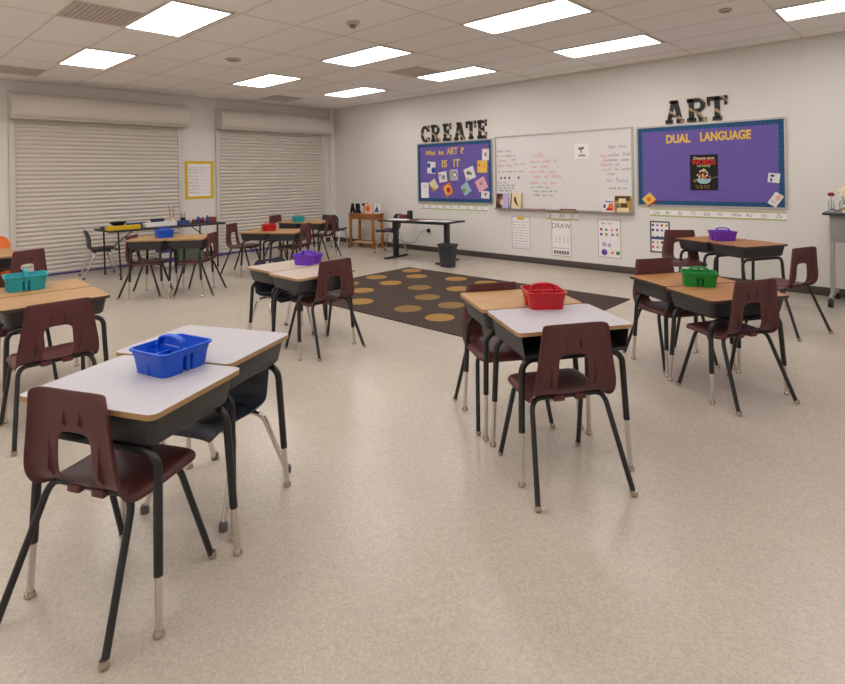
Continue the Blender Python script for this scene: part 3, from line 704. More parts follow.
# ------------------------------------------------------------------ plastic chairs
def shell_mesh(rows, us, cut, flange, mat_, bend, name, thick=.007, curl=.03, dish=.008):
    """one-piece moulded shell, split at the bend into a seat mesh and a backrest mesh"""
    bm = bmesh.new(); grid = []
    n = len(rows)
    for i, (y, z, w) in enumerate(rows):
        a, c = rows[max(i - 1, 0)], rows[min(i + 1, n - 1)]
        ty, tz = c[0] - a[0], c[1] - a[1]; L = math.hypot(ty, tz) or 1; ny, nz = tz / L, -ty / L
        row = []
        for u in us:
            d = -dish * (1 - u * u) * (1 if 1 < i < n - 1 else .4)
            d -= curl * flange(u)
            uu = u if abs(u) < .999 else math.copysign(.985, u)
            row.append(bm.verts.new((uu * w, y + ny * d, z + nz * d)))
        grid.append(row)
    lay = bm.faces.layers.int.new('part')
    for i in range(n - 1):
        for j in range(len(us) - 1):
            if cut and cut[0] <= i < cut[1] and cut[2] <= j < cut[3]: continue
            f = bm.faces.new((grid[i][j], grid[i][j + 1], grid[i + 1][j + 1], grid[i + 1][j])); f[lay] = 0 if i < bend else 1
            f.material_index = f[lay]
    bmesh.ops.recalc_face_normals(bm, faces=bm.faces)
    me = bpy.data.meshes.new('tmp'); bm.to_mesh(me); bm.free()
    me.materials.append(M[mat_]); me.materials.append(M[mat_])
    ob = bpy.data.objects.new('tmp', me); COL.objects.link(ob)
    so = ob.modifiers.new('s', 'SOLIDIFY'); so.thickness = thick; so.offset = 0
    sb = ob.modifiers.new('b', 'SUBSURF'); sb.levels = 2; sb.render_levels = 2
    dg = bpy.context.evaluated_depsgraph_get(); dg.update()
    full = bpy.data.meshes.new_from_object(ob.evaluated_get(dg))
    out = []
    for part in (0, 1):
        b2 = bmesh.new(); b2.from_mesh(full)
        bmesh.ops.delete(b2, geom=[f for f in b2.faces if f.material_index != part], context='FACES')
        for f in b2.faces: f.material_index = 0; f.smooth = True
        m2 = bpy.data.meshes.new(name[part]); b2.to_mesh(m2); b2.free(); m2.materials.append(M[mat_]); out.append(m2)
    bpy.data.objects.remove(ob)
    return out
def link_mesh(name, me, parent):
    o = bpy.data.objects.new(name, me); COL.objects.link(o); o.parent = parent; return o
def chair_legs(t, leg_mat, r, boot, zt=.425, rear=(.2375, -.255), front=(.225, .25), under=(-.085, .12), wid=.186):
    for sy, (fx, fy), yy in ((-1, rear, under[0]), (1, front, under[1])):
        for sx in (-1, 1):
            a = Vector((sx * (wid - .05), yy, zt)); foot = Vector((sx * fx, fy, .0))
            k = Vector((sx * wid, yy, zt)); d = (foot - k).normalized()
            pts = [Vector((0, yy, zt)), a]
            for q in range(1, 8):
                s = q / 8; c = k + d * .06
                pts.append(a * (1 - s) ** 2 + k * 2 * s * (1 - s) + c * s * s)
            pts += [k + d * .06, foot - d * .02]
            lg = MB().tube(pts, r, 10).build('leg', leg_mat, t, smooth=50)
            if boot: MB().lathe([(r * 1.5, 0), (r * 1.55, .02), (r * 1.25, .034)], 14, foot).build('rubber_boot', 'boot', lg)
            else: MB().lathe([(.012, 0), (.0165, .005), (.0155, .014), (.013, .024)], 14, foot - d * .004 + Vector((0, 0, .0))).build('glide', 'nickel', lg)
def make_maroon_chair():
    t = empty('school_chair')
    rows = [(.232, .400, .175), (.231, .428, .193), (.20, .450, .206), (.10, .446, .206), (0, .440, .204), (-.065, .439, .206), (-.112, .450, .211),
            (-.133, .486, .213), (-.139, .54, .205), (-.140, .59, .196), (-.141, .638, .188), (-.143, .708, .178), (-.146, .762, .170), (-.147, .785, .166)]
    us = [-1, -.93, -.64, -.36, 0, .36, .64, .93, 1]
    seat, back = shell_mesh(rows, us, (6, 10, 3, 5), lambda u: 1 if abs(u) > .98 else (.12 if abs(u) > .9 else 0), 'maroon', 7, ('seat', 'backrest'), curl=.037)
    link_mesh('seat', seat, t)
    bk = link_mesh('backrest', back, t)
    for x, za, zb in ((-.112, .475, .67), (-.036, .648, .735), (.036, .648, .735), (.112, .475, .67)):
        ya = lambda z: -.139 - (z - .54) * .03 - .004 + .006 * (1 - (x / .19) ** 2) * -1
        w_ = .0075
        MB().add([(x - w_, ya(za) + .007, za), (x + w_, ya(za) + .007, za), (x, ya(zb) + .004, zb), (x, ya(za + .03) - .011, za + .03)], [(0, 3, 1), (1, 3, 2), (2, 3, 0), (0, 1, 2)]).build('rib', 'maroon', bk, smooth=0)
    for s in (-1, 1):
        MB().box(s * .055 - .028, s * .055 + .028, -.112, -.070, .408, .438).build('frame_bracket', 'maroon', t, bevel=.006)
    chair_legs(t, 'black_metal', .0125, False)
    return t
def make_scoop_chair(m='navy', h=.705, seat_z=.40, leg='chrome', handle=True):
    t = empty('scoop_chair'); k = h - .35
    rows = [(.225, seat_z - .045, .15), (.222, seat_z - .02, .18), (.19, seat_z, .20), (.09, seat_z - .006, .205), (0, seat_z - .012, .205), (-.09, seat_z - .01, .20), (-.135, seat_z + .008, .19),
            (-.152, seat_z + .06, .185), (-.150, seat_z + (h - seat_z) * .42, .195), (-.158, seat_z + (h - seat_z) * .62, .198), (-.172, seat_z + (h - seat_z) * .80, .19), (-.19, seat_z + (h - seat_z) * .93, .165), (-.20, h, .11)]
    us = [-1, -.9, -.6, -.3, 0, .3, .6, .9, 1]
    seat, back = shell_mesh(rows, us, (10, 11, 3, 5) if handle else None, lambda u: -.6 if abs(u) > .98 else (-.35 if abs(u) > .8 else 0), m, 7, ('seat', 'backrest'), curl=.03, dish=.02)
    link_mesh('seat', seat, t); link_mesh('backrest', back, t)
    b = MB(); b.box(-.10, .10, -.10, .14, seat_z - .04, seat_z - .018); b.build('under_bracket', 'black_plastic', t, bevel=.005)
    chair_legs(t, leg, .0125, True, zt=seat_z - .045, rear=(.22, -.24), front=(.21, .24))
    return t

def make_tub(c, handle_x=False, s=1.0):
    """square handled tub with pinched middle"""
    t = empty('supply_caddy'); W, D, hh = .235 * s, .215 * s, .095 * s
    def outline(k, notch):
        w, d, r = W / 2 * k, D / 2 * k, .03; q = .026 * k; dep = .028 if notch else 0.0
        pts = []
        def corner(cx, cy, a):
            for i in range(6): pts.append((cx + r * math.cos(R(a + 90 * i / 5)), cy + r * math.sin(R(a + 90 * i / 5))))
        corner(w - r, d - r, 0)
        pts.extend([(q, d), (q * .8, d - dep), (-q * .8, d - dep), (-q, d)])
        corner(-w + r, d - r, 90); corner(-w + r, -d + r, 180)
        pts.extend([(-q, -d), (-q * .8, -d + dep), (q * .8, -d + dep), (q, -d)])
        corner(w - r, -d + r, 270)
        return pts
    loops = [(outline(.86, True), 0), (outline(.925, True), hh * .62), (outline(.945, False), hh * .70), (outline(.985, False), hh - .008),
             (outline(1.035, False), hh - .007), (outline(1.035, False), hh), (outline(.955, False), hh), (outline(.915, False), hh * .70), (outline(.87, True), hh * .60), (outline(.81, True), .005)]
    n = len(loops[0][0]); vs = [(x, y, z) for L, z in loops for x, y in L]
    fs = [(i * n + k, i * n + (k + 1) % n, (i + 1) * n + (k + 1) % n, (i + 1) * n + k) for i in range(len(loops) - 1) for k in range(n)]
    fs += [tuple(reversed(range(n))), tuple((len(loops) - 1) * n + k for k in range(n))]
    MB().add(vs, fs).build('tub', c, t, smooth=40)
    d = MB(); L = D * .47
    if handle_x: d.box(-W * .46, W * .46, -.007, .007, .004, hh * .93); d.box(-.007, .007, -D * .45, -.007, .004, hh * .8)
    else: d.box(-.007, .007, -L, L, .004, hh * .93); d.box(.007, W * .46, -.007, .007, .004, hh * .8)
    d.build('divider', c, t, bevel=.002)
    hd = MB(); a = .062 * s; hi = .032 * s
    pts = [(-a * 1.12, hh - .02), (-a, hh + hi * .45)] + [(a * math.cos(PI - PI * i / 10), hh + hi * .45 + hi * .55 * math.sin(PI * i / 10)) for i in range(1, 10)] + [(a, hh + hi * .45), (a * 1.12, hh - .02)]
    for wd in (-.008, .0, .008):
        hd.tube([((u, wd, z) if handle_x else (wd, u, z)) for u, z in pts], .0065, 8)
    hd.build('handle', c, t, smooth=60)
    return t

# ------------------------------------------------------------------ desk groups
GD = 'school desks set out in back-to-back pairs'; GC = 'maroon school chairs at the desks'; GS = 'supply caddies on the desk pairs'
tops = {'w': ('white_top', 'edge_tan'), 'c': ('cream_top', 'edge_tan'), 'o': ('wood_top', 'edge_dark'), 'h': ('wood_top_dark', 'edge_dark'), 'ot': ('wood_top', 'edge_tan')}
pairs = {      # x, y, angle, lateral slip, height, chrome, tops, labels of the near and the far desk
 'A': (7.97, -6.957, 25.0, .037, .73, .19, 'w', 'w', 'white-topped school desk nearest the camera at the lower left, holding most of the blue caddy', 'white-topped school desk behind the nearest one, a navy chrome-legged chair tucked under it'),
 'B': (5.675, -6.926, 87.8, 0, .70, .19, 'o', 'o', 'oak-topped school desk at the left edge with a maroon chair drawn up in front', 'oak-topped school desk at the left edge under the teal caddy, farther of its pair'),
 'C': (2.552, -6.825, 90, 0, .695, .2, 'ot', 'ot', 'oak-topped school desk cut by the left edge beside the far maroon chair', 'oak-topped school desk in front of the orange chair at the left edge'),
 'D': (3.02, -4.94, -40.2, 0, .74, .22, 'ot', 'ot', 'oak desk on the left of the pair in front of the long folding table', 'oak desk on the right of the pair in front of the long folding table'),
 'E': (2.795, -3.27, -59.3, 0, .67, .17, 'ot', 'ot', 'oak desk under the distant red caddy, on the left of its pair', 'oak desk just right of the distant red caddy, maroon chair at its end'),
 'F': (1.78, -1.975, -70, 0, .68, .17, 'ot', 'ot', 'farthest oak desk, left half of the pair before the right-hand shutter', 'farthest oak desk, right half of the pair under the small teal caddy'),
 'G': (6.077, -5.054, 90.5, -.029, .665, .15, 'c', 'c', 'cream-topped desk beside the rug with a maroon chair on its right', 'cream-topped desk under the purple caddy, with a dark chair tucked under its left side'),
 'H': (8.652, -5.225, 55.65, .008, .735, .25, 'w', 'ot', 'white-topped desk in the centre foreground in front of the red caddy', 'oak-topped desk in the centre, behind the white-topped one and beside the red caddy'),
 'I': (9.053, -3.618, 56.2, -.014, .66, .19, 'h', 'h', 'honey oak desk on the right, nearer half of the green-caddy pair, maroon chair pushed in', 'honey oak desk on the right under the green caddy, farther of its pair'),
 'J': (8.60, -1.106, 60.9, .01, .70, .2, 'h', 'h', 'honey oak desk nearest the right bulletin board, right half of its pair', 'honey oak desk under the right purple caddy, beside the blue-bordered chart'),
}
P = {}
for k, (x, y, a, s, h, ct, t1, t2, l1, l2) in pairs.items():
    c_, s_ = math.cos(R(a)), math.sin(R(a)); gap = .238
    for i, (tp, lab) in enumerate(((t1, l1), (t2, l2))):
        u, v = (s, -gap) if i == 0 else (-s, gap)
        of = k + str(i + 1) == 'H1'; o = instance(('desk', h, ct, tp, of), lambda: make_desk(h, ct, *tops[tp], of))
        place(o, x + c_ * u - s_ * v, y + s_ * u + c_ * v, 0, a + 180 * i); tag(o, lab, 'desk', GD)
        P[k + str(i + 1)] = (o.location.x, o.location.y, a + 180 * i)

def chair_at(desk, back, lat, turn, lab, kind='maroon'):
    """pull the chair back from its desk and slide it sideways"""
    x, y, a = P[desk]; c_, s_ = math.cos(R(a)), math.sin(R(a))
    o = instance('chair_' + kind, make_maroon_chair if kind == 'maroon' else make_scoop_chair)
    place(o, x + c_ * lat + s_ * back, y + s_ * lat - c_ * back, 0, a + turn)
    tag(o, lab, 'chair', GC if kind == 'maroon' else 'dark shell chairs on chrome legs'); return o
chair_at('A1', .094, -.018, 0, 'maroon chair nearest the camera, at the lower left in front of the white desk')
chair_at('H1', .15, -.06, 0, 'maroon chair in the centre foreground, its back to the camera before the white desk')
chair_at('H2', .10, .08, -2, 'maroon chair mostly hidden behind the centre oak desk, in front of the rug')
chair_at('I1', .115, -.045, 5, 'maroon chair on the right with its back to the camera, before the green-caddy desks')
chair_at('I2', .095, .04, 0, 'maroon chair tucked behind the green-caddy desks, facing the camera')
place(chair_at('J1', .0, .0, 0, 'maroon chair at the right end of the desks below the right bulletin board'), 9.275, -1.93, 0, 68.7)
chair_at('J2', .17, .23, -28, 'maroon chair in front of the blue-bordered chart, left of the right purple caddy')
chair_at('G1', .095, .04, 0, 'maroon chair between the rug and the cream-topped desks')
chair_at('B1', .485, -.085, 1, 'maroon chair at the left with its back to the camera, before the teal-caddy oak desk')
chair_at('B2', .14, .13, 0, 'maroon chair almost cut off by the left edge behind the teal-caddy desks')
chair_at('C1', .50, .17, 27, 'maroon chair far left, seen from behind against the left shutter')
chair_at('D1', .095, .0, 0, 'maroon chair at the left end of the desks before the folding table')
chair_at('D2', .105, .0, -6, 'maroon chair at the right end of the desks before the folding table')
chair_at('E1', .34, .0, 6, 'maroon chair at the left of the distant red-caddy desks')
chair_at('E2', .095, .0, 0, 'maroon chair at the right of the distant red-caddy desks')
chair_at('F1', .28, .05, 0, 'maroon chair showing only its top left of the farthest desks')
chair_at('F2', .10, .0, 4, 'maroon chair at the right end of the farthest desks')
chair_at('A2', .075, .0, 0, 'navy chair with chrome legs tucked under the second white-topped desk', 'navy')
chair_at('G2', .09, .03, 0, 'navy chair with chrome legs tucked under the purple-caddy desk near the rug', 'navy')

def caddy(x, y, z, rot, c, lab, hx=False, s=1.0):
    o = instance(('tub', c, hx, s), lambda: make_tub('tub_' + c, hx, s)); place(o, x, y, z, rot); tag(o, lab, 'caddy', GS); return o
caddy(8.06, -7.005, .73, -75, 'blue', 'blue plastic supply caddy on the nearest white desks')
caddy(5.40, -6.98, .70, -98, 'teal', 'teal supply caddy on the oak desks at the left edge', s=1.12)
caddy(8.67, -5.175, .735, -44, 'red', 'red supply caddy on the white and oak desks in the centre')
caddy(9.04, -3.64, .66, 23, 'green', 'green supply caddy on the honey oak desks at the right', True)
caddy(8.525, -1.06, .70, -53, 'purple', 'purple supply caddy on the desks below the right bulletin board', s=1.1)
caddy(5.93, -4.86, .665, -70, 'purple', 'purple supply caddy on the cream-topped desks beside the rug')
caddy(2.945, -5.015, .74, -10, 'blue', 'blue supply caddy on the distant desks before the folding table')
caddy(2.70, -3.33, .67, -20, 'red', 'distant red caddy on the desks before the right-hand shutter')
caddy(1.77, -2.16, .68, -25, 'teal', 'distant teal caddy on the farthest desks near the corner')

# ------------------------------------------------------------------ other chairs
def free_chair(x, y, deg, m, h, sz, leg, handle, lab, key):
    o = instance(key, lambda: make_scoop_chair(m, h, sz, leg, handle)); place(o, x, y, 0, deg); tag(o, lab, 'chair'); return o
free_chair(.72, -5.13, -8, 'charcoal_plastic', .73, .43, 'chrome', False, 'dark grey chrome-legged chair before the left shutter, at the end of the folding table', 'ch_grey')
free_chair(1.13, -.86, 22, 'navy', .72, .42, 'chrome', True, 'navy chair with chrome legs in the far corner left of the wooden table', 'ch_corner')
free_chair(2.48, -.52, 110, 'charcoal_plastic', .76, .44, 'chrome', True, 'dark chair with chrome legs half hidden behind the standing desk', 'ch_desk')
free_chair(2.13, -6.67, -90, 'orange_plastic', .83, .45, 'chrome', False, 'orange shell chair cut by the left edge in front of the left shutter', 'ch_orange')

# ------------------------------------------------------------------ long folding table and what lies on it
t = empty('folding_table', (1.0, -4.27, 0))
MB().box(-.38, .38, -.91, .91, .712, .738).build('tabletop', 'black_plastic', t, bevel=.006)
for sy in (-1, 1):
    for sx in (-1, 1):
        lg = MB().tube([(sx * .33, sy * .78, .71), (sx * .36, sy * .76, 0.012)], .013, 10).build('leg', 'black_metal', t)
        MB().lathe([(.017, 0), (.017, .03)], 12, (sx * .36, sy * .76, 0)).build('foot_cap', 'black_plastic', lg)
    MB().tube([(-.345, sy * .772, .45), (.345, sy * .772, .45)], .010, 8).build('crossbar', 'black_metal', t)
    MB().tube([(0, sy * .772, .45), (0, sy * .45, .705)], .009, 8).build('brace', 'black_metal', t)
tag(t, 'long black folding table of art supplies before the left shutter and calendar', 'table')
Zt = .738
def simple_box(name, x, y, w, d, h, m, lab, cat, rz=90, z=Zt, lid=None, grp=None):
    t = empty(name, (x, y, z), R(rz))
    MB().box(-w / 2, w / 2, -d / 2, d / 2, 0, h * .78).build('body', m, t, bevel=.004)
    MB().box(-w / 2 - .003, w / 2 + .003, -d / 2 - .003, d / 2 + .003, h * .78, h).build('lid', lid or m, t, bevel=.003)
    tag(t, lab, cat, grp)
def tray(name, x, y, w, d, h, m, lab, cat='tray', rz=90, z=Zt, grp=None):
    mb = MB(); o = [(rrect(w * .9, d * .9, .02), 0), (rrect(w, d, .025), h), (rrect(w * .95, d * .95, .024), h), (rrect(w * .86, d * .86, .02), .006)]
    n = len(o[0][0]); vs = [(a, b, zz) for L, zz in o for a, b in L]
    fs = [(i * n + k, i * n + (k + 1) % n, (i + 1) * n + (k + 1) % n, (i + 1) * n + k) for i in range(3) for k in range(n)] + [tuple(reversed(range(n))), tuple(3 * n + k for k in range(n))]
    mb.add(vs, fs); tag(mb.build(name, m, None, (x, y, z), R(rz), smooth=40), lab, cat, grp)
simple_box('supply_box', 1.22, -4.945, .47, .13, .06, 'yellow', 'long yellow box at the left front edge of the folding table', 'box')
simple_box('paper_box', 1.10, -4.35, .48, .16, .065, 'white', 'long white box in the middle of the folding table', 'box')
tray('paint_tray', .86, -4.95, .40, .18, .035, 'denim', 'blue tray at the left end of the folding table behind the yellow box', grp='blue trays on the folding table')
tray('paint_tray', .84, -4.60, .30, .2, .06, 'denim', 'blue tray between the bowl and the white box on the folding table', grp='blue trays on the folding table')
MB_ = MB().lathe([(.06, 0), (.10, .03), (.125, .056), (.135, .06), (.128, .06), (.09, .03), (.05, .012), (.002, .012)], 24)
tag(MB_.build('mixing_bowl', 'black_plastic', None, (.86, -4.90, Zt + .036)), 'black bowl standing on the blue tray at the left of the folding table', 'bowl')
t = empty('stacked_basket', (.70, -4.24, Zt))
MB().box(-.08, .08, -.085, .085, 0, .075, taper=(.01, .01)).build('lower_basket', 'denim', t, bevel=.004)
MB().box(-.085, .085, -.09, .09, .075, .095).build('rim', 'dark_navy', t, bevel=.004)
tag(t, 'dark blue basket on the folding table behind the white box, left of the brushes', 'basket')
t = empty('brush_jar', (.90, -4.085, Zt)); MB().lathe([(.04, 0), (.042, .11), (.037, .11), (.034, .01), (.002, .01)], 18).build('jar', 'cream', t)
random.seed(4)
for i in range(7):
    a = 2 * PI * i / 7; b = MB(); p = Vector((.018 * math.cos(a), .018 * math.sin(a), .012)); q = Vector((.045 * math.cos(a), .045 * math.sin(a), .23 + .03 * (i % 3)))
    br = b.tube([p, q], .0042, 6).build('brush', ('tan', 'mid_brown', 'blush')[i % 3], t)
    MB().tube([q, q + (q - p).normalized() * .035], [.006, .002], 6).build('bristle', 'mid_brown', br)
tag(t, 'jar of upright paint brushes on the folding table', 'jar')
tray('paint_tray', 1.10, -3.99, .2, .16, .065, 'denim', 'blue bin on the folding table just right of the white box', 'bin')
t = empty('pencil_cup', (.80, -3.85, Zt)); MB().lathe([(.04, 0), (.045, .09), (.04, .09), (.036, .01), (.002, .01)], 16).build('cup', 'dark_navy', t)
for i in range(6):
    a = 2 * PI * i / 6; MB().tube([(.015 * math.cos(a), .015 * math.sin(a), .012), (.04 * math.cos(a), .04 * math.sin(a), .15 + .02 * (i % 3))], .004, 6).build('pencil', ('dark_brown', 'rose', 'lead')[i % 3], t)
tag(t, 'dark cup of pencils on the folding table behind the blue bin', 'cup')
for i, (x, y, m, lab) in enumerate(((1.04, -3.77, 'maroon_box', 'dull red paint bottle, leftmost of the bottles on the folding table'), (1.02, -3.69, 'denim', 'blue paint bottle on the folding table'), (.92, -3.63, 'violet', 'violet paint bottle on the folding table'),
                                  (1.02, -3.60, 'rose', 'dark pink paint bottle on the folding table'), (.90, -3.55, 'lavender', 'pale violet paint bottle on the folding table'), (1.02, -3.52, 'denim', 'dark blue paint bottle, rightmost of the bottles on the folding table'))):
    h = .075 + .012 * (i % 3); o = MB().lathe([(.03, 0), (.032, .01), (.032, h * .75), (.014, h * .9), (.012, h)], 16).build('paint_bottle', m, None, (x, y, Zt))
    MB().lathe([(.015, h), (.012, h + .022), (.002, h + .022)], 12).build('cap', 'dark_navy' if i % 2 else 'white', o); tag(o, lab, 'bottle', 'paint bottles on the folding table')
simple_box('storage_box', .98, -3.435, .13, .14, .085, 'maroon_box', 'dull red box at the right end of the folding table', 'box')
# under the folding table
t = empty('storage_bin', (.52, -3.66, 0), R(90))
MB().box(-.24, .24, -.17, .17, 0, .33, taper=(.03, .03)).build('bin_body', 'sage', t, bevel=.008); MB().box(-.255, .255, -.185, .185, .33, .36).build('lid', 'steel_grey', t, bevel=.004)
tag(t, 'grey-green storage bin on the floor under the folding table', 'bin')
t = empty('water_case', (.55, -4.06, 0), R(90))
MB().box(-.13, .13, -.13, .13, 0, .24).build('case_body', 'white', t, bevel=.008); MB().box(-.131, .131, -.131, .131, .07, .15).build('purple_band', 'violet', t); MB().box(-.12, .12, -.12, .12, .24, .28).build('case_top', 'violet', t, bevel=.01)
tag(t, 'purple and white package on the floor under the folding table', 'package')
for i, (x, y, w, lab) in enumerate(((.12, -2.83, .16, 'purple cloth scrap on the floor at the left foot of the right-hand shutter'), (.12, -2.15, .12, 'purple cloth scrap on the floor below the middle of the right-hand shutter'))):
    m = MB(); m.lathe([(w * .5, 0), (w * .42, .03), (w * .2, .05), (w * .05, .055)], 9); m.lathe([(w * .3, 0), (w * .2, .02), (w * .02, .03)], 7, (.02, w * .8, 0))
    tag(m.build('cloth_scrap', 'tape', None, (x, y, 0)), lab, 'cloth')

# ------------------------------------------------------------------ wooden table with display
t = empty('wooden_table', (1.55, -.34, 0), R(5))
MB().box(-.37, .37, -.17, .17, .695, .72).build('tabletop', 'table_wood', t, bevel=.004)
a = MB(); a.box(-.315, .315, -.145, -.125, .595, .695); a.box(-.315, .315, .125, .145, .595, .695); a.box(-.315, -.295, -.125, .125, .595, .695); a.box(.295, .315, -.125, .125, .595, .695)
a.build('apron', 'table_wood', t)
for sx in (-1, 1):
    for sy in (-1, 1): MB().box(sx * .325 - .024, sx * .325 + .024, sy * .135 - .024, sy * .135 + .024, 0, .695).build('leg', 'table_wood', t, bevel=.003)
MB().box(-.30, .30, -.13, .13, .10, .122).build('shelf', 'shelf_wood', t)
tag(t, 'small stained wooden table with a low shelf against the right wall near the corner', 'table')
def stand_letter(ch, x, y, sx, lab, size=.27, m='black'):
    k = text_geo(MB(), ch, size, 0, 0, .05, .025, .010, sx=sx, align='CENTER'); zmin = min(v[2] for v in k.v); k.v = [(a, b, c - zmin) for a, b, c in k.v]
    tag(k.build('standing_letter', m, None, (x, y, .72), R(8), smooth=0), lab, 'letter', 'letters standing on the wooden table')
stand_letter('A', 1.215, -.42, .62, 'black standing letter A at the left end of the small wooden table')
stand_letter('R', 1.365, -.40, .68, 'black standing letter R on the small wooden table')
stand_letter('T', 1.53, -.35, .70, 'black standing letter T partly behind the orange circle picture')
def small_canvas(x, y, w, h, lab, polys):
    t = empty('small_canvas', (x, y, .7205), R(7)); t.rotation_euler = (R(-6), 0, R(7))
    MB().box(-w / 2, w / 2, -.008, .008, 0, h).build('canvas', 'white', t, smooth=0)
    for i, (m, ps) in enumerate(polys):
        k = MB()
        for p in ps: k.prism([(a * w, b * h) for a, b in p], -.008, -.0094 - .0004 * i, 'y')
        k.build('picture', m, t, smooth=0)
    tag(t, lab, 'picture', 'small pictures on the wooden table')
small_canvas(1.69, -.41, .19, .20, 'small white picture of an orange circle on the wooden table', [('blush', [bx(-.5, .5, 0, 1)]), ('orange', [circ(0, .5, .36)]), ('red', [circ(0, .5, .12)])])
small_canvas(1.845, -.30, .16, .20, 'small white picture with a dark blue hill shape on the wooden table', [('denim', [[(-.4, .12), (.4, .12), (.2, .5), (.0, .82), (-.2, .5)]]), ('lead', [bx(-.42, .42, .1, .3)])])

# ------------------------------------------------------------------ standing desk
SD = (3.62, -.87, 6)
t = empty('standing_desk', (SD[0], SD[1], 0), R(SD[2]))
MB().box(-.76, .76, -.29, .29, .675, .70).build('tabletop', 'black_plastic', t, bevel=.004)
for s in (-1, 1):
    lg = MB().box(s * .57 - .035, s * .57 + .035, -.045, .045, .03, .675).build('leg', 'black_metal', t, bevel=.003)
    MB().box(s * .57 - .04, s * .57 + .04, -.30, .30, 0, .03).build('foot', 'black_metal', lg, bevel=.004)
MB().box(-.55, .55, -.03, .03, .635, .672).build('cross_rail', 'black_metal', t)
tag(t, 'black height-adjustable desk on two columns near the left bulletin board', 'desk')
def on_desk(u, v): 
    c_, s_ = math.cos(R(SD[2])), math.sin(R(SD[2])); return SD[0] + c_ * u - s_ * v, SD[1] + s_ * u + c_ * v
x, y = on_desk(-.36, .16); t = empty('speaker', (x, y, .70)); MB().lathe([(.05, 0), (.053, .008), (.053, .14), (.046, .15), (.002, .15)], 24).build('speaker_body', 'black_plastic', t); MB().lathe([(.043, .15), (.04, .153), (.002, .153)], 20).build('top_ring', 'lead', t)
tag(t, 'small black cylindrical speaker standing on the black desk', 'speaker')
x, y = on_desk(-.50, .17); t = empty('chair_top_block', (x, y, .70), R(6)); MB().box(-.09, .09, -.05, .05, 0, .075).build('case', 'maroon_box', t, bevel=.012); MB().box(-.085, .085, -.052, .052, .04, .046).build('zip', 'dark_brown', t)  # made-up block in place of the maroon chair back top, zip line invented too
tag(t, 'dull maroon case standing in for the top of the chair back beside the small speaker', 'case')
for u, v, w, d, r, m, lab in ((-.42, -.08, .42, .26, 8, 'paper', 'white sheet at the left end of the black desk'), (-.05, .0, .26, .2, -14, 'tan', 'tan folder in the middle of the black desk'), (.22, -.05, .34, .24, 5, 'paper', 'white sheet right of the tan folder on the black desk'), (.52, -.02, .34, .26, -8, 'white', 'white sheet at the right end of the black desk')):
    x, y = on_desk(u, v); q = MB().box(-w / 2, w / 2, -d / 2, d / 2, 0, .004)
    o = q.build('paper_sheet' if m != 'tan' else 'folder', m, None, (x, y, .7005), R(r + 6), smooth=0); tag(o, lab, 'paper' if m != 'tan' else 'folder')
    if m == 'tan': MB().box(-w / 2 + .01, w / 2 + .01, -d / 2, d / 2 - .02, .0042, .016).build('flap', 'mid_brown', o, bevel=.002)
# waste bin
t = empty('waste_bin', (4.50, -1.16, 0), R(4))
mb = MB(); o = [(rrect(.215, .155, .03), 0), (rrect(.275, .205, .035), .345), (rrect(.30, .225, .035), .347), (rrect(.30, .225, .035), .372), (rrect(.265, .195, .035), .372), (rrect(.205, .145, .03), .006)]
n = len(o[0][0]); mb.add([(a, b, z) for L, z in o for a, b in L], [(i * n + k, i * n + (k + 1) % n, (i + 1) * n + (k + 1) % n, (i + 1) * n + k) for i in range(5) for k in range(n)] + [tuple(reversed(range(n))), tuple(5 * n + k for k in range(n))])
mb.build('bin_body', 'charcoal_plastic', t, smooth=40)
tag(t, 'dark plastic waste bin at the right foot of the black standing desk', 'waste bin')

# ------------------------------------------------------------------ mobile table at the right edge
t = empty('mobile_table', (10.15, -.36, 0))
MB().box(-.75, .75, -.30, .30, .99, 1.02).build('tabletop', 'lead', t, bevel=.006)
MB().box(-.752, .752, -.302, .302, .993, 1.010).build('edge_band', 'black_plastic', t)
MB().box(-.69, .72, -.245, -.225, .70, .985).build('modesty_panel', 'panel_grey', t, bevel=.003)
for s in (-1, 1):
    lg = MB().box(s * .69 - .022, s * .69 + .022, -.115, -.065, .10, .99).build('leg', 'alu', t, bevel=.006)
    f = MB(); f.tube([(s * .69, -.27, .085), (s * .69, -.14, .115), (s * .69, -.04, .115), (s * .69, .27, .085)], .022, 10); f.build('base_arm', 'alu', lg)
    for sy in (-1, 1):
        c = MB(); c.tube([(s * .69 - .022, sy * .27, .04), (s * .69 + .022, sy * .27, .04)], .04, 16); c.tube([(s * .69, sy * .27, .06), (s * .69, sy * .27, .09)], .012, 8); c.build('caster', 'black_plastic', lg)
tag(t, 'grey mobile table on casters with a modesty panel, cut by the right edge', 'table')
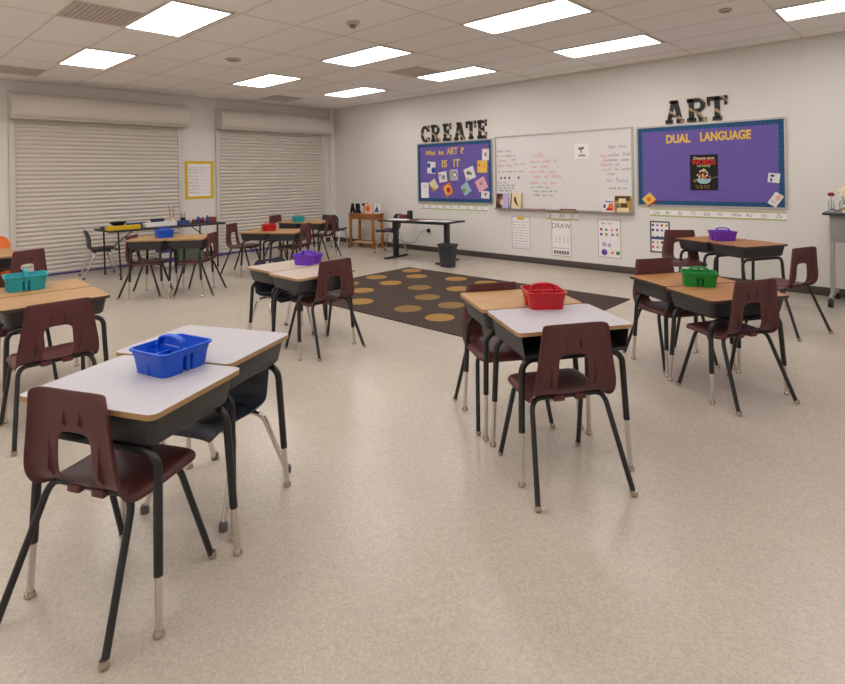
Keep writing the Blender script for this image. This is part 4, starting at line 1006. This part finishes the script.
def vase(x, y, h, r, m, lab, flowers, cat='vase'):
    t = empty('flower_vase', (x, y, 1.02)); MB().lathe([(r * .8, 0), (r, h * .5), (r * .75, h), (r * .68, h), (r * .9, h * .5), (r * .7, .006), (.002, .006)], 18).build('vase', m, t)
    random.seed(int(x * 100))
    for dx, dy, dz, rr, fm in flowers:
        b = MB(); b.tube([(0, 0, .015), (dx * .4, dy * .4, h), (dx, dy, dz)], .003, 6); s = b.build('stem', 'stem_green', t)
        p = MB(); p.ball((dx, dy, dz + rr * .4), rr * .7, 10)
        for i in range(7):
            a = 2 * PI * i / 7; p.ball((dx + rr * .55 * math.cos(a), dy + rr * .55 * math.sin(a), dz + rr * (.25 + .3 * (i % 2))), rr * .55, 8)
        p.build('blossom', fm, s)
    tag(t, lab, cat, 'vases on the mobile table')
vase(9.455, -.44, .12, .034, 'glass', 'clear glass with a single dark red rose at the left of the mobile table', [(.0, .0, .175, .03, 'rose')])
vase(9.565, -.40, .12, .05, 'glass', 'glass of cream flowers on the mobile table', [(-.03, .0, .20, .04, 'petal'), (.02, .02, .225, .045, 'petal'), (.07, -.02, .19, .04, 'petal'), (.0, -.05, .17, .035, 'petal'), (.05, .05, .16, .04, 'stem_green')])
for i, (m, z) in enumerate((('cream', 1.02), ('gold', 1.05), ('petal', 1.075))):
    tag(MB().box(-.09, .09, -.11, .11, 0, .03 if i == 0 else .025).build('book', m, None, (9.66, -.52, z), R(4 * i), bevel=.002), 'pale book in the little pile at the edge of the mobile table, ' + ('lowest', 'middle yellowish one', 'topmost')[i], 'book', 'books piled on the mobile table')

# ------------------------------------------------------------------ camera
f, yaw, roll, y0 = 548.7, R(43.24), R(.948), 175.8
cd = bpy.data.cameras.new('camera'); cam = bpy.data.objects.new('camera', cd); COL.objects.link(cam); S.camera = cam
cd.sensor_width = 36; cd.lens = f / 845 * 36; cd.shift_y = (y0 - 342) / 845; cd.clip_start = .05
fw = Vector((-math.sin(yaw), math.cos(yaw), 0)); rt = Vector((math.cos(yaw), math.sin(yaw), 0)); up = Vector((0, 0, 1))
r2 = rt * math.cos(roll) - up * math.sin(roll); u2 = rt * math.sin(roll) + up * math.cos(roll)
m = Matrix((r2, u2, -fw)).transposed().to_4x4(); m.translation = Vector((10.319, -7.915, 1.485)); cam.matrix_world = m

w = bpy.data.worlds.new('world'); S.world = w; w.use_nodes = True
w.node_tree.nodes['Background'].inputs['Color'].default_value = (1, .95, .9, 1); w.node_tree.nodes['Background'].inputs['Strength'].default_value = .2
S.view_settings.view_transform = 'Standard'; S.view_settings.look = 'None'; S.view_settings.gamma = 1; S.view_settings.exposure = 0
S.view_settings.use_curve_mapping = False
